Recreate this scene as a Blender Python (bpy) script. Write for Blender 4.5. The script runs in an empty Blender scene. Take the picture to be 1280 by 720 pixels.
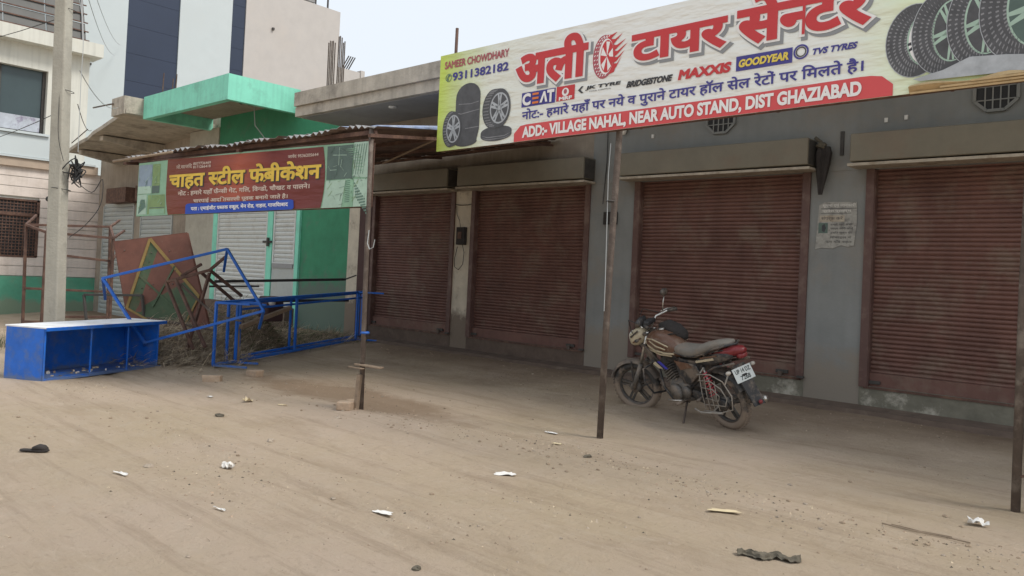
import bpy, bmesh, math, random
from math import radians as R, sin, cos, pi
from mathutils import Vector, Matrix, noise
random.seed(7)
sc = bpy.context.scene
C = sc.collection
# ------------------------------------------------------------------ camera
# X runs along the shop row, Y towards it, Z up; the camera stands at the origin
cam = bpy.data.cameras.new('camera'); co = bpy.data.objects.new('camera', cam); C.objects.link(co); sc.camera = co
cam.sensor_width = 36; cam.lens = 980/1280*36; cam.shift_y = -33/1280; cam.clip_end = 1500; cam.clip_start = .05
co.matrix_world = Matrix.Translation((0, 0, 1.5)) @ Matrix.Rotation(R(42.6), 4, 'Z') @ Matrix.Rotation(R(91.0), 4, 'X') @ Matrix.Rotation(R(2.7), 4, 'Z')
# ------------------------------------------------------------------ hazy daylight
SUN_EL, SUN_AZ = 51, 67          # azimuth measured from +Y clockwise: soft sun, high to the right, a little behind the shops
w = bpy.data.worlds.new('World'); sc.world = w; w.use_nodes = True
nt = w.node_tree; bg = nt.nodes['Background']
sky = nt.nodes.new('ShaderNodeTexSky'); sky.sky_type = 'NISHITA'; sky.sun_disc = False
sky.sun_elevation = R(SUN_EL); sky.sun_rotation = R(SUN_AZ); sky.dust_density = 6; sky.air_density = 1.2
mx = nt.nodes.new('ShaderNodeMix'); mx.data_type = 'RGBA'; mx.inputs[0].default_value = .9
mx.inputs[7].default_value = (8.7, 9.35, 10.1, 1)
nt.links.new(sky.outputs[0], mx.inputs[6]); nt.links.new(mx.outputs[2], bg.inputs[0]); bg.inputs[1].default_value = .1
sl = bpy.data.lights.new('sun', 'SUN'); sl.energy = 2.5; sl.angle = R(18); sl.color = (1, .95, .88)
so = bpy.data.objects.new('sun', sl); C.objects.link(so)
az = R(SUN_AZ); d = Vector((sin(az)*cos(R(SUN_EL)), cos(az)*cos(R(SUN_EL)), sin(R(SUN_EL))))
so.rotation_euler = d.to_track_quat('Z', 'Y').to_euler(); so.location = (0, 0, 20)
sc.view_settings.view_transform = 'Standard'; sc.view_settings.look = 'None'; sc.view_settings.gamma = 1; sc.view_settings.exposure = .1
# ------------------------------------------------------------------ materials
def srgb(h):
    return tuple(((c/255)/12.92 if c/255 <= .04045 else ((c/255+.055)/1.055)**2.4) for c in h)
def mat(name, col, rough=.7, var=.12, scale=3, bump=.15, bscale=40, dirt=None, dirt_amt=0, dscale=1.5, metal=0, zfade=None, streak=0, dthr=.5, spec=None):
    """base colour varied by noise; blotches of a dirt colour with their own shape; zfade=(z0,z1): dirt splashed up from the ground"""
    m = bpy.data.materials.new(name); m.use_nodes = True; t = m.node_tree; N = t.nodes; L = t.links
    b = N['Principled BSDF']; b.inputs['Roughness'].default_value = rough; b.inputs['Metallic'].default_value = metal
    if spec is not None: b.inputs['Specular IOR Level'].default_value = spec
    geo = N.new('ShaderNodeNewGeometry'); pos = geo.outputs['Position']
    n = N.new('ShaderNodeTexNoise'); n.inputs['Scale'].default_value = scale; n.inputs['Detail'].default_value = 8; n.inputs['Roughness'].default_value = .65
    L.new(pos, n.inputs['Vector'])
    r = N.new('ShaderNodeMapRange'); r.inputs[1].default_value = .3; r.inputs[2].default_value = .7; r.inputs[3].default_value = 1-var; r.inputs[4].default_value = 1+var
    L.new(n.outputs[0], r.inputs[0])
    mul = N.new('ShaderNodeMix'); mul.data_type = 'RGBA'; mul.blend_type = 'MULTIPLY'; mul.inputs[0].default_value = 1; mul.inputs[6].default_value = (*col, 1)
    L.new(r.outputs[0], mul.inputs[7]); out = mul.outputs[2]
    if streak:
        mp = N.new('ShaderNodeMapping'); mp.inputs['Scale'].default_value = (6, 6, .35); L.new(pos, mp.inputs[0])
        n3 = N.new('ShaderNodeTexNoise'); n3.inputs['Scale'].default_value = 1.6; n3.inputs['Detail'].default_value = 6; L.new(mp.outputs[0], n3.inputs['Vector'])
        r3 = N.new('ShaderNodeMapRange'); r3.inputs[1].default_value = .45; r3.inputs[2].default_value = .75; r3.inputs[3].default_value = 1; r3.inputs[4].default_value = 1-streak
        L.new(n3.outputs[0], r3.inputs[0])
        m3 = N.new('ShaderNodeMix'); m3.data_type = 'RGBA'; m3.blend_type = 'MULTIPLY'; m3.inputs[0].default_value = 1
        L.new(out, m3.inputs[6]); L.new(r3.outputs[0], m3.inputs[7]); out = m3.outputs[2]
    if dirt:
        n2 = N.new('ShaderNodeTexNoise'); n2.inputs['Scale'].default_value = dscale; n2.inputs['Detail'].default_value = 10; n2.inputs['Roughness'].default_value = .7; L.new(pos, n2.inputs['Vector'])
        r2 = N.new('ShaderNodeMapRange'); r2.inputs[1].default_value = dthr; r2.inputs[2].default_value = dthr+.14; r2.inputs[4].default_value = dirt_amt; L.new(n2.outputs[0], r2.inputs[0])
        fac = r2.outputs[0]
        if zfade:
            sp = N.new('ShaderNodeSeparateXYZ'); L.new(pos, sp.inputs[0])
            zr = N.new('ShaderNodeMapRange'); zr.inputs[1].default_value = zfade[0]; zr.inputs[2].default_value = zfade[1]; zr.inputs[3].default_value = .75; zr.inputs[4].default_value = 0
            L.new(sp.outputs[2], zr.inputs[0])
            ad = N.new('ShaderNodeMath'); ad.operation = 'ADD'; L.new(n2.outputs[0], ad.inputs[0]); L.new(zr.outputs[0], ad.inputs[1])
            r4 = N.new('ShaderNodeMapRange'); r4.inputs[1].default_value = .62; r4.inputs[2].default_value = .82; r4.inputs[4].default_value = .9; L.new(ad.outputs[0], r4.inputs[0])
            mm = N.new('ShaderNodeMath'); mm.operation = 'MAXIMUM'; L.new(fac, mm.inputs[0]); L.new(r4.outputs[0], mm.inputs[1]); fac = mm.outputs[0]
        m2 = N.new('ShaderNodeMix'); m2.data_type = 'RGBA'; m2.inputs[7].default_value = (*dirt, 1); L.new(fac, m2.inputs[0]); L.new(out, m2.inputs[6]); out = m2.outputs[2]
    L.new(out, b.inputs['Base Color'])
    if bump:
        nb = N.new('ShaderNodeTexNoise'); nb.inputs['Scale'].default_value = bscale; nb.inputs['Detail'].default_value = 6; L.new(pos, nb.inputs['Vector'])
        bp = N.new('ShaderNodeBump'); bp.inputs['Strength'].default_value = bump; bp.inputs['Distance'].default_value = .02
        L.new(nb.outputs[0], bp.inputs['Height']); L.new(bp.outputs[0], b.inputs['Normal'])
    return m
DUST = (.27, .21, .16)
M = {}
def mk(k, *a, **kw): M[k] = mat(k, *a, **kw)
mk('grey_paint', (.225, .23, .222), .8, .14, 1.1, .12, 30, dirt=(.25, .215, .175), dirt_amt=.45, dscale=1.2, zfade=(.1, 1.1), streak=.07)
mk('beige_plaster', (.33, .28, .225), .9, .12, 2, .15, 30, dirt=(.2, .16, .13), dirt_amt=.5, dscale=1.1, streak=.2)
mk('cream_pillar', (.56, .50, .40), .9, .15, 3, .25, 30, dirt=(.16, .12, .09), dirt_amt=.6, dscale=3.5, zfade=(.3, 1.1), dthr=.55)
mk('plinth', (.17, .16, .125), .95, .2, 5, .5, 18, dirt=(.50, .47, .40), dirt_amt=.85, dscale=3.4, dthr=.56)
mk('plinth_brown', (.125, .09, .07), .95, .2, 5, .5, 18, dirt=(.2, .155, .12), dirt_amt=.6, dscale=3.0, dthr=.55)
mk('shutter_brown', (.150, .072, .056), .66, .2, 2.5, .06, 60, dirt=(.20, .145, .11), dirt_amt=.6, dscale=2.2, streak=.15)
mk('shutter_rail', (.11, .058, .048), .6, .15, 4, .1, 60, dirt=DUST, dirt_amt=.3, dscale=4)
mk('hood', (.185, .165, .125), .7, .12, 3, .06, 30, dirt=(.2, .13, .09), dirt_amt=.3, dscale=2)
mk('hood_lip', (.40, .35, .28), .7, .2, 8, .1, 40, dirt=(.2, .15, .1), dirt_amt=.6, dscale=6)
mk('concrete', (.47, .42, .35), .95, .18, 3, .5, 22, dirt=(.16, .14, .12), dirt_amt=.6, dscale=1.6, streak=.2)
mk('soffit', (.30, .30, .30), .9, .1, 2, .1, 30, dirt=(.2, .19, .18), dirt_amt=.4, dscale=1.5)
mk('mint_paint', (.25, .70, .53), .7, .08, 3, .1, 30, dirt=(.16, .36, .28), dirt_amt=.45, dscale=1.8, streak=.12)
mk('green_wall', (.035, .22, .115), .75, .15, 3, .2, 30, dirt=(.11, .14, .12), dirt_amt=.7, dscale=1.8, zfade=(.2, 1.7), dthr=.56)
mk('green_low', (.10, .36, .24), .75, .12, 3, .2, 30, dirt=(.22, .28, .2), dirt_amt=.4, dscale=1.8, zfade=(-.3, .15))
mk('white_shutter', (.60, .62, .60), .55, .08, 3, .05, 50, dirt=(.35, .32, .28), dirt_amt=.4, dscale=3)
mk('steel_shutter', (.42, .45, .44), .5, .12, 3, .05, 50, dirt=(.3, .27, .22), dirt_amt=.4, dscale=3)
mk('white_wall', (.53, .585, .595), .8, .03, 2, .06, 30, dirt=(.47, .50, .49), dirt_amt=.25, dscale=.5, streak=0)
mk('pinkish_wall', (.50, .475, .45), .85, .05, 2, .06, 30, dirt=(.5, .45, .4), dirt_amt=.3, dscale=.5, streak=0)
mk('cream_board', (.74, .66, .60), .8, .06, 3, .08, 30, dirt=(.4, .33, .27), dirt_amt=.3, dscale=1.2, streak=.1)
mk('cream_wall', (.62, .62, .56), .8, .05, 2, .06, 30, dirt=(.45, .42, .34), dirt_amt=.3, dscale=1, streak=.15)
mk('lip_beige', (.45, .36, .28), .85, .1, 3, .1, 30)
mk('blue_glass', (.022, .034, .066), .35, .08, .6, 0)
mk('window_glass', (.05, .075, .08), .22, .1, 1, 0)
mk('panel_grey', (.085, .085, .08), .6, .2, 2, .05, 30)
mk('dark_void', (.03, .03, .032), .8, .2, 2, 0)
mk('pole_concrete', (.40, .38, .32), .95, .1, 4, .35, 30, dirt=(.28, .26, .22), dirt_amt=.4, dscale=2.5, streak=.05)
mk('rust', (.11, .06, .045), .8, .35, 9, .3, 60, dirt=(.19, .11, .07), dirt_amt=.5, dscale=9)
mk('pipe_rust', (.10, .075, .06), .75, .3, 9, .2, 60, dirt=(.28, .24, .2), dirt_amt=.5, dscale=6)
mk('dark_iron', (.06, .055, .05), .7, .3, 9, .2, 60)
mk('blue_paint', (.010, .13, .56), .5, .16, 5, .05, 60, dirt=(.12, .17, .28), dirt_amt=.5, dscale=6, zfade=(-.1, .12))
mk('table_top', (.80, .81, .82), .7, .08, 4, .05, 40, dirt=(.52, .47, .4), dirt_amt=.5, dscale=3)
mk('red_primer', (.15, .058, .038), .7, .2, 5, .15, 40, dirt=(.25, .16, .11), dirt_amt=.6, dscale=4, dthr=.6)
mk('yellow_dull', (.24, .16, .05), .75, .2, 6, .1, 40)
mk('green_dull', (.06, .095, .05), .8, .25, 5, .1, 40, dirt=(.16, .1, .06), dirt_amt=.5, dscale=4)
mk('tin', (.38, .38, .38), .6, .2, 5, .15, 30, dirt=(.17, .1, .07), dirt_amt=.7, dscale=3)
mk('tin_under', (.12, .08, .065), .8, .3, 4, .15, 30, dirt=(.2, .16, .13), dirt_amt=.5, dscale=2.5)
mk('sheet_blue', (.32, .38, .55), .5, .2, 6, .1, 30, dirt=(.6, .62, .62), dirt_amt=.8, dscale=5)
mk('maroon_wall', (.07, .035, .033), .8, .15, 5, .1, 40)
mk('rubber', (.045, .042, .04), .8, .25, 12, .2, 80, dirt=DUST, dirt_amt=.75, dscale=9, zfade=(-.1, .5))
mk('alloy', (.07, .065, .06), .5, .2, 9, .05, 80, dirt=DUST, dirt_amt=.6, dscale=9, dthr=.52)
mk('engine', (.13, .12, .11), .55, .3, 14, .2, 80, dirt=DUST, dirt_amt=.7, dscale=9)
mk('chrome', (.62, .60, .56), .3, .1, 9, 0, metal=.9, dirt=DUST, dirt_amt=.5, dscale=12)
mk('dusty_wire', (.30, .275, .24), .55, .2, 9, 0, dirt=DUST, dirt_amt=.7, dscale=12)
mk('black_plastic', (.03, .03, .032), .55, .2, 9, .05, 80, dirt=DUST, dirt_amt=.6, dscale=6, dthr=.47)
mk('dusty_black', (.12, .10, .085), .7, .25, 9, .05, 80, dirt=DUST, dirt_amt=.8, dscale=6, dthr=.45)
mk('tank_brown', (.13, .065, .04), .35, .1, 9, 0, dirt=DUST, dirt_amt=.5, dscale=7)
mk('tank_gold', (.52, .45, .32), .4, .08, 9, 0, dirt=DUST, dirt_amt=.4, dscale=7)
mk('seat_grey', (.20, .18, .155), .85, .1, 9, .2, 120, dirt=DUST, dirt_amt=.6, dscale=5)
mk('red_plastic', (.20, .022, .026), .35, .12, 9, 0, dirt=(.26, .14, .11), dirt_amt=.35, dscale=9)
mk('spring_red', (.45, .06, .08), .45, .1, 9, 0, dirt=DUST, dirt_amt=.3, dscale=9)
mk('blue_stripe', (.05, .05, .40), .4, .1, 9, 0)
mk('plate_white', (.62, .66, .65), .55, .06, 9, .05, 80)
mk('ink_dark', (.04, .05, .05), .7, .05, 5, 0)
mk('dusty_lens', (.45, .41, .36), .5, .1, 5, 0)
mk('lens_clear', (.75, .72, .66), .2, .05, 5, 0)
mk('paper', (.72, .70, .66), .9, .08, 20, .1, 60)
mk('paper_tan', (.60, .50, .32), .9, .08, 20, .1, 60)
mk('brick', (.42, .31, .22), .95, .2, 12, .4, 40, dirt=(.45, .38, .3), dirt_amt=.6, dscale=9)
mk('stone', (.36, .30, .235), .95, .2, 12, .4, 40)
mk('clod', (.30, .23, .16), .95, .25, 15, .3, 60)
mk('cloth_dark', (.035, .03, .028), .95, .3, 12, .3, 60)
mk('rag', (.11, .095, .07), .95, .3, 20, .4, 60)
mk('wood', (.27, .20, .14), .85, .2, 14, .3, 60, dirt=(.2, .15, .1), dirt_amt=.4, dscale=8)
mk('cardboard', (.50, .36, .19), .85, .15, 14, .2, 60)
mk('straw', (.55, .45, .32), .95, .3, 10, 0)
mk('straw_dark', (.26, .20, .14), .95, .3, 10, 0)
mk('weed', (.06, .10, .03), .9, .3, 10, 0)
mk('wire_black', (.03, .03, .03), .7, .1, 10, 0)
mk('cable_grey', (.4, .42, .42), .7, .1, 10, 0)
mk('lamp_white', (.75, .75, .72), .4, .02, 5, 0)
mk('cloth_pattern', (.42, .45, .50), .9, .15, 5, .1, dirt=(.20, .16, .24), dirt_amt=.95, dscale=3.2, dthr=.5)
# prints
mk('ink_red', (.56, .045, .05), .65, .05, 1.5, 0)
mk('ink_banner_red', (.66, .085, .09), .65, .05, 1.5, 0)
mk('ink_blue', (.06, .055, .26), .65, .05, 1.5, 0)
mk('ink_maroon', (.42, .10, .12), .65, .05, 1.5, 0)
mk('ink_white', (.84, .82, .80), .65, .03, 1.5, 0)
mk('ink_shadow', (.27, .28, .29), .65, .03, 1.5, 0)
mk('ink_black', (.045, .045, .05), .65, .1, 8, 0)
mk('ink_rubber', (.085, .085, .09), .65, .25, 9, 0)
mk('ink_tread', (.24, .24, .25), .65, .25, 9, 0)
mk('ink_rim', (.42, .44, .46), .65, .2, 9, 0)
mk('ink_yellow', (.78, .60, .10), .65, .05, 5, 0)
mk('ink_gold', (.72, .49, .07), .65, .15, 9, 0)
mk('ink_orange', (.75, .2, .04), .65, .05, 5, 0)
mk('ink_royal', (.02, .07, .42), .65, .05, 5, 0)
mk('ink_pale', (.62, .50, .42), .65, .05, 5, 0)
mk('ink_mint', (.24, .42, .28), .5, .15, 6, 0)
mk('ink_leaf', (.20, .30, .12), .5, .2, 6, 0)
mk('ink_lilac', (.24, .31, .38), .5, .15, 6, 0)
mk('ink_slate', (.085, .13, .11), .5, .2, 6, 0)
mk('ink_mist', (.38, .52, .42), .5, .12, 6, 0)
mk('ink_greenline', (.10, .18, .14), .5, .12, 6, 0)
mk('poster_paper', (.34, .33, .30), .9, .2, 14, .1, 60, dirt=(.17, .16, .15), dirt_amt=.8, dscale=12)
def grad_mat(name, axis_pts, rough=.6, thin=0):
    """print with a colour ramp along the object's own X"""
    m = bpy.data.materials.new(name); m.use_nodes = True; t = m.node_tree; N = t.nodes; L = t.links
    b = N['Principled BSDF']; b.inputs['Roughness'].default_value = rough; b.inputs['Specular IOR Level'].default_value = .3
    tc = N.new('ShaderNodeTexCoord'); sp = N.new('ShaderNodeSeparateXYZ'); L.new(tc.outputs['Object'], sp.inputs[0])
    x0, x1 = axis_pts[0][0], axis_pts[-1][0]
    mr = N.new('ShaderNodeMapRange'); mr.inputs[1].default_value = x0; mr.inputs[2].default_value = x1
    nz = N.new('ShaderNodeTexNoise'); nz.inputs['Scale'].default_value = 1.6; L.new(tc.outputs['Object'], nz.inputs['Vector'])
    ma = N.new('ShaderNodeMath'); ma.operation = 'MULTIPLY_ADD'; ma.inputs[1].default_value = .5; L.new(nz.outputs[0], ma.inputs[0]); L.new(sp.outputs[0], ma.inputs[2])
    sb = N.new('ShaderNodeMath'); sb.operation = 'SUBTRACT'; sb.inputs[1].default_value = .25; L.new(ma.outputs[0], sb.inputs[0]); L.new(sb.outputs[0], mr.inputs[0])
    cr = N.new('ShaderNodeValToRGB'); L.new(mr.outputs[0], cr.inputs[0])
    e = cr.color_ramp.elements
    for i, (x, c) in enumerate(axis_pts):
        p = (x-x0)/(x1-x0)
        if i == 0: e[0].position = 0; e[0].color = (*c, 1)
        elif i == len(axis_pts)-1: e[-1].position = 1; e[-1].color = (*c, 1)
        else: el = e.new(p); el.color = (*c, 1)
    L.new(cr.outputs[0], b.inputs['Base Color'])
    nb = N.new('ShaderNodeTexNoise'); nb.inputs['Scale'].default_value = 2.2; nb.inputs['Detail'].default_value = 3
    mp = N.new('ShaderNodeMapping'); mp.inputs['Scale'].default_value = (1, 1, 3.5); mp.inputs['Rotation'].default_value = (0, .25, 0); L.new(tc.outputs['Object'], mp.inputs[0]); L.new(mp.outputs[0], nb.inputs['Vector'])
    bp = N.new('ShaderNodeBump'); bp.inputs['Strength'].default_value = .8; bp.inputs['Distance'].default_value = .07
    L.new(nb.outputs[0], bp.inputs['Height']); L.new(bp.outputs[0], b.inputs['Normal'])
    if thin:                       # flex banner cloth lets some daylight through from behind
        tr = N.new('ShaderNodeBsdfTranslucent'); L.new(cr.outputs[0], tr.inputs[0]); ms = N.new('ShaderNodeMixShader'); ms.inputs[0].default_value = thin
        L.new(b.outputs[0], ms.inputs[1]); L.new(tr.outputs[0], ms.inputs[2]); L.new(ms.outputs[0], N['Material Output'].inputs[0])
    return m
# ------------------------------------------------------------------ mesh builder
def smooth(pts, k=5):
    pts = [Vector(p) for p in pts]; out = []
    for i in range(len(pts)-1):
        p0, p1, p2, p3 = pts[max(i-1, 0)], pts[i], pts[i+1], pts[min(i+2, len(pts)-1)]
        for j in range(k):
            t = j/k; out.append(.5*((2*p1)+(p2-p0)*t+(2*p0-5*p1+4*p2-p3)*t*t+(3*p1-p0-3*p2+p3)*t**3))
    return out+[pts[-1]]
class MB:
    def __init__(s): s.v = []; s.f = []; s.mi = []; s.m = []; s.smooth = []
    def _m(s, m):
        if m not in s.m: s.m.append(m)
        return s.m.index(m)
    def add(s, vs, fs, m, smooth=False):
        o = len(s.v); s.v += [tuple(v) for v in vs]; k = s._m(m)
        for f in fs: s.f.append([i+o for i in f]); s.mi.append(k); s.smooth.append(smooth)
    def box(s, a, b, m, rot=None, ctr=None):
        (x0, y0, z0), (x1, y1, z1) = a, b
        vs = [Vector(p) for p in ((x0,y0,z0),(x1,y0,z0),(x1,y1,z0),(x0,y1,z0),(x0,y0,z1),(x1,y0,z1),(x1,y1,z1),(x0,y1,z1))]
        if rot is not None:
            c = Vector(ctr) if ctr else (vs[0]+vs[6])/2
            vs = [c + rot @ (v-c) for v in vs]
        s.add(vs, [(0,3,2,1),(4,5,6,7),(0,1,5,4),(1,2,6,5),(2,3,7,6),(3,0,4,7)], m)
    def hexa(s, vs, m):
        s.add(vs, [(0,3,2,1),(4,5,6,7),(0,1,5,4),(1,2,6,5),(2,3,7,6),(3,0,4,7)], m)
    def bar(s, p0, p1, wd, ht, m, up=(0, 0, 1)):
        p0, p1 = Vector(p0), Vector(p1); d = (p1-p0).normalized(); u = Vector(up)
        if abs(d.dot(u)) > .97: u = Vector((1, .2, 0))
        a = d.cross(u).normalized()*wd/2; b = a.cross(d).normalized()*ht/2
        s.hexa([p0-a-b, p0+a-b, p1+a-b, p1-a-b, p0-a+b, p0+a+b, p1+a+b, p1-a+b], m)
    def tube(s, pts, r, m, n=8, cap=True, taper=None):
        pts = [Vector(p) for p in pts]; rings = []; prev = None
        for i, p in enumerate(pts):
            d = (pts[min(i+1, len(pts)-1)] - pts[max(i-1, 0)]).normalized()
            if prev is None:
                a = d.orthogonal().normalized()
            else:
                a = (prev - d*prev.dot(d)).normalized()
            prev = a; b = d.cross(a); rr = r if taper is None else r + (taper-r)*i/(len(pts)-1)
            rings.append([p + (a*cos(2*pi*k/n) + b*sin(2*pi*k/n))*rr for k in range(n)])
        vs = [v for rg in rings for v in rg]; fs = []
        for i in range(len(pts)-1):
            for k in range(n):
                k2 = (k+1) % n; fs.append((i*n+k, i*n+k2, (i+1)*n+k2, (i+1)*n+k))
        if cap: fs.append(tuple(range(n))[::-1]); fs.append(tuple((len(pts)-1)*n+k for k in range(n)))
        s.add(vs, fs, m, n > 5)
    def loft(s, secs, m, n=14, ex=2.4):
        """secs: (x, y, z, half_width_y, half_height_z)[, tilt]: superellipse rings joined along their order"""
        vs = []; fs = []
        for sct in secs:
            x, y, z, hw, hh = sct[:5]
            for k in range(n):
                a = 2*pi*k/n; ca, sa = cos(a), sin(a)
                vs.append((x, y + hw*math.copysign(abs(ca)**(2/ex), ca), z + hh*math.copysign(abs(sa)**(2/ex), sa)))
        for i in range(len(secs)-1):
            for k in range(n):
                k2 = (k+1) % n; fs.append((i*n+k, i*n+k2, (i+1)*n+k2, (i+1)*n+k))
        fs.append(tuple(range(n))[::-1]); fs.append(tuple((len(secs)-1)*n+k for k in range(n)))
        s.add(vs, fs, m, True)
    def torus(s, c, axis, R0, r, m, n=32, k=8, squash=1):
        c = Vector(c); ax = Vector(axis).normalized(); u = ax.orthogonal().normalized(); v = ax.cross(u); vs = []; fs = []
        for i in range(n):
            a = 2*pi*i/n; d = u*cos(a)+v*sin(a)
            for j in range(k):
                b = 2*pi*j/k; vs.append(c + d*(R0 + r*cos(b)) + ax*r*squash*sin(b))
        for i in range(n):
            for j in range(k):
                fs.append((i*k+j, ((i+1) % n)*k+j, ((i+1) % n)*k+(j+1) % k, i*k+(j+1) % k))
        s.add(vs, fs, m, True)
    def prism(s, pts, off, m):
        """pts: 3D polygon, off: extrusion vector"""
        n = len(pts); off = Vector(off); a = [Vector(p) for p in pts]; b = [p+off for p in a]
        s.add(a+b, [tuple(range(n))[::-1], tuple(range(n, 2*n))] + [(i, (i+1) % n, n+(i+1) % n, n+i) for i in range(n)], m)
    def blob(s, c, r, m, seg=10, rings=6, jit=0, sq=(1, 1, 1)):
        vs = []; fs = []; c = Vector(c)
        for i in range(rings+1):
            t = pi*i/rings
            for j in range(seg):
                a = 2*pi*j/seg; k = 1+random.uniform(-jit, jit)
                vs.append(c + Vector((sin(t)*cos(a)*sq[0], sin(t)*sin(a)*sq[1], cos(t)*sq[2]))*r*k)
        for i in range(rings):
            for j in range(seg):
                fs.append((i*seg+j, (i+1)*seg+j, (i+1)*seg+(j+1) % seg, i*seg+(j+1) % seg))
        s.add(vs, fs, m, jit < .05)
    def build(s, name, parent=None, loc=None):
        me = bpy.data.meshes.new(name); me.from_pydata([tuple(v) for v in s.v], [], s.f)
        for m in s.m: me.materials.append(M[m] if isinstance(m, str) else m)
        me.polygons.foreach_set('material_index', s.mi); me.polygons.foreach_set('use_smooth', s.smooth)
        me.update()
        o = bpy.data.objects.new(name, me); C.objects.link(o)
        if parent: o.parent = parent
        if loc: o.location = loc
        return o
def one(name, parent, fn, *a, **k):
    b = MB(); getattr(b, fn)(*a, **k); return b.build(name, parent)
def tag(o, label=None, cat=None, group=None, kind=None):
    if label: o['label'] = label
    if cat: o['category'] = cat
    if group: o['group'] = group
    if kind: o['kind'] = kind
    return o
def thing(name, loc, label, cat, group=None, rz=0):
    o = bpy.data.objects.new(name, None); C.objects.link(o); o.location = loc; o.rotation_euler = (0, 0, rz); o.empty_display_size = .2
    return tag(o, label, cat, group)
def bevel(o, wdt=.006, seg=1):
    md = o.modifiers.new('b', 'BEVEL'); md.width = wdt; md.segments = seg; md.limit_method = 'ANGLE'; return o
# ------------------------------------------------------------------ lettering (the built-in font), with half forms written as «c~»
_fc = {}
def raw(text, bev=0):
    key = (text, bev)
    if key in _fc: return _fc[key]
    cu = bpy.data.curves.new('lettering', 'FONT'); cu.body = text; cu.size = 1; cu.bevel_depth = bev; cu.bevel_resolution = 0; cu.resolution_u = 4
    ob = bpy.data.objects.new('lettering', cu); C.objects.link(ob)
    dg = bpy.context.evaluated_depsgraph_get(); dg.update(); me = ob.evaluated_get(dg).to_mesh()
    vs = [tuple(v.co) for v in me.vertices]; fs = [tuple(p.vertices) for p in me.polygons]
    ob.evaluated_get(dg).to_mesh_clear(); C.objects.unlink(ob); bpy.data.objects.remove(ob); bpy.data.curves.remove(cu)
    _fc[key] = (vs, fs); return vs, fs
def maxx(t):
    v, f = raw(t); return max([p[0] for p in v] or [0])
def adv(t): return maxx(t + '।') - maxx('।')
def clip_x(vs, fs, x):
    bm = bmesh.new(); bv = [bm.verts.new(v) for v in vs]
    for f in fs:
        try: bm.faces.new([bv[i] for i in f])
        except ValueError: pass
    bmesh.ops.bisect_plane(bm, geom=bm.verts[:]+bm.edges[:]+bm.faces[:], plane_co=(x, 0, 0), plane_no=(1, 0, 0), clear_outer=True)
    bm.verts.index_update(); r = ([tuple(v.co) for v in bm.verts], [tuple(v.index for v in f.verts) for f in bm.faces]); bm.free(); return r
def lettering(text, bev=0.0):
    """returns flat outline mesh (verts, faces) of a line of text"""
    V, F = [], []; x = 0; seg = ''; i = 0; parts = []
    while i < len(text):
        if i+1 < len(text) and text[i+1] == '~':
            if seg: parts.append((seg, False)); seg = ''
            parts.append((text[i], True)); i += 2
        elif text[i] == '^':                     # the small slanting ra stroke under the letter before
            if seg: parts.append((seg, False)); seg = ''
            parts.append(('^', None)); i += 1
        else: seg += text[i]; i += 1
    if seg: parts.append((seg, False))
    for t, half in parts:
        if half is None:
            o = len(V); xx = x-.42
            V += [(xx, .10, .004), (xx+.05, .14, .004), (xx-.14, -.04, .004), (xx-.19, .02, .004)]; F.append((o, o+1, o+2, o+3)); continue
        vs, fs = raw(t, bev)
        if half:
            low = sorted({round(v[0], 3) for v in raw(t)[0] if v[1] < .03})
            rt = low[-1]; cx = min([q for q in low if q > rt-.12] or [rt-.08])
            vs, fs = clip_x(vs, fs, cx); a = cx
        else: a = adv(t)
        o = len(V); V += [(p[0]+x, p[1], p[2]) for p in vs]; F += [tuple(k+o for k in f) for f in fs]; x += a
    return V, F
def islands(n, F):
    par = list(range(n))
    def fd(a):
        while par[a] != a: par[a] = par[par[a]]; a = par[a]
        return a
    for f in F:
        r = fd(f[0])
        for k in f[1:]: par[fd(k)] = r
    ids = {}; return [ids.setdefault(fd(i), len(ids)) for i in range(n)]
def put_text(name, parent, text, rect, m, layer, fmap, bev=0.0, ref=None, slant=0, grow=(0, 0)):
    """fits the line into rect=(u0,v0,u1,v1) of a board whose fmap(u,v,height) gives local points"""
    V, F = lettering(text, bev)
    rv = ref or (lettering(text, 0)[0])
    x0, x1 = min(p[0] for p in rv), max(p[0] for p in rv); y0, y1 = min(p[1] for p in rv), max(p[1] for p in rv)
    u0, v0, u1, v1 = rect; sx, sy = (u1-u0)/(x1-x0), (v1-v0)/(y1-y0); isl = islands(len(V), F)
    out = []
    for k, (x, y, z) in enumerate(V):
        u = u0+(x-x0)*sx + grow[0]; v = v0+(y-y0)*sy + grow[1]
        out.append(fmap(u + slant*(v-v0), v, layer + z*.01 + (isl[k] % 7)*.00012))
    b = MB(); b.add(out, F, m); return b.build(name, parent)
def flat(name, parent, polys, fmap):
    """polys: list of (points, material, layer)"""
    b = MB()
    for pts, m, ly in polys: b.add([fmap(u, v, ly) for u, v in pts], [tuple(range(len(pts)))], m)
    return b.build(name, parent)
def ell(cx, cy, rx, ry, n=28, a0=0, a1=2*pi): return [(cx+rx*cos(a0+(a1-a0)*i/n), cy+ry*sin(a0+(a1-a0)*i/n)) for i in range(n)]

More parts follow.
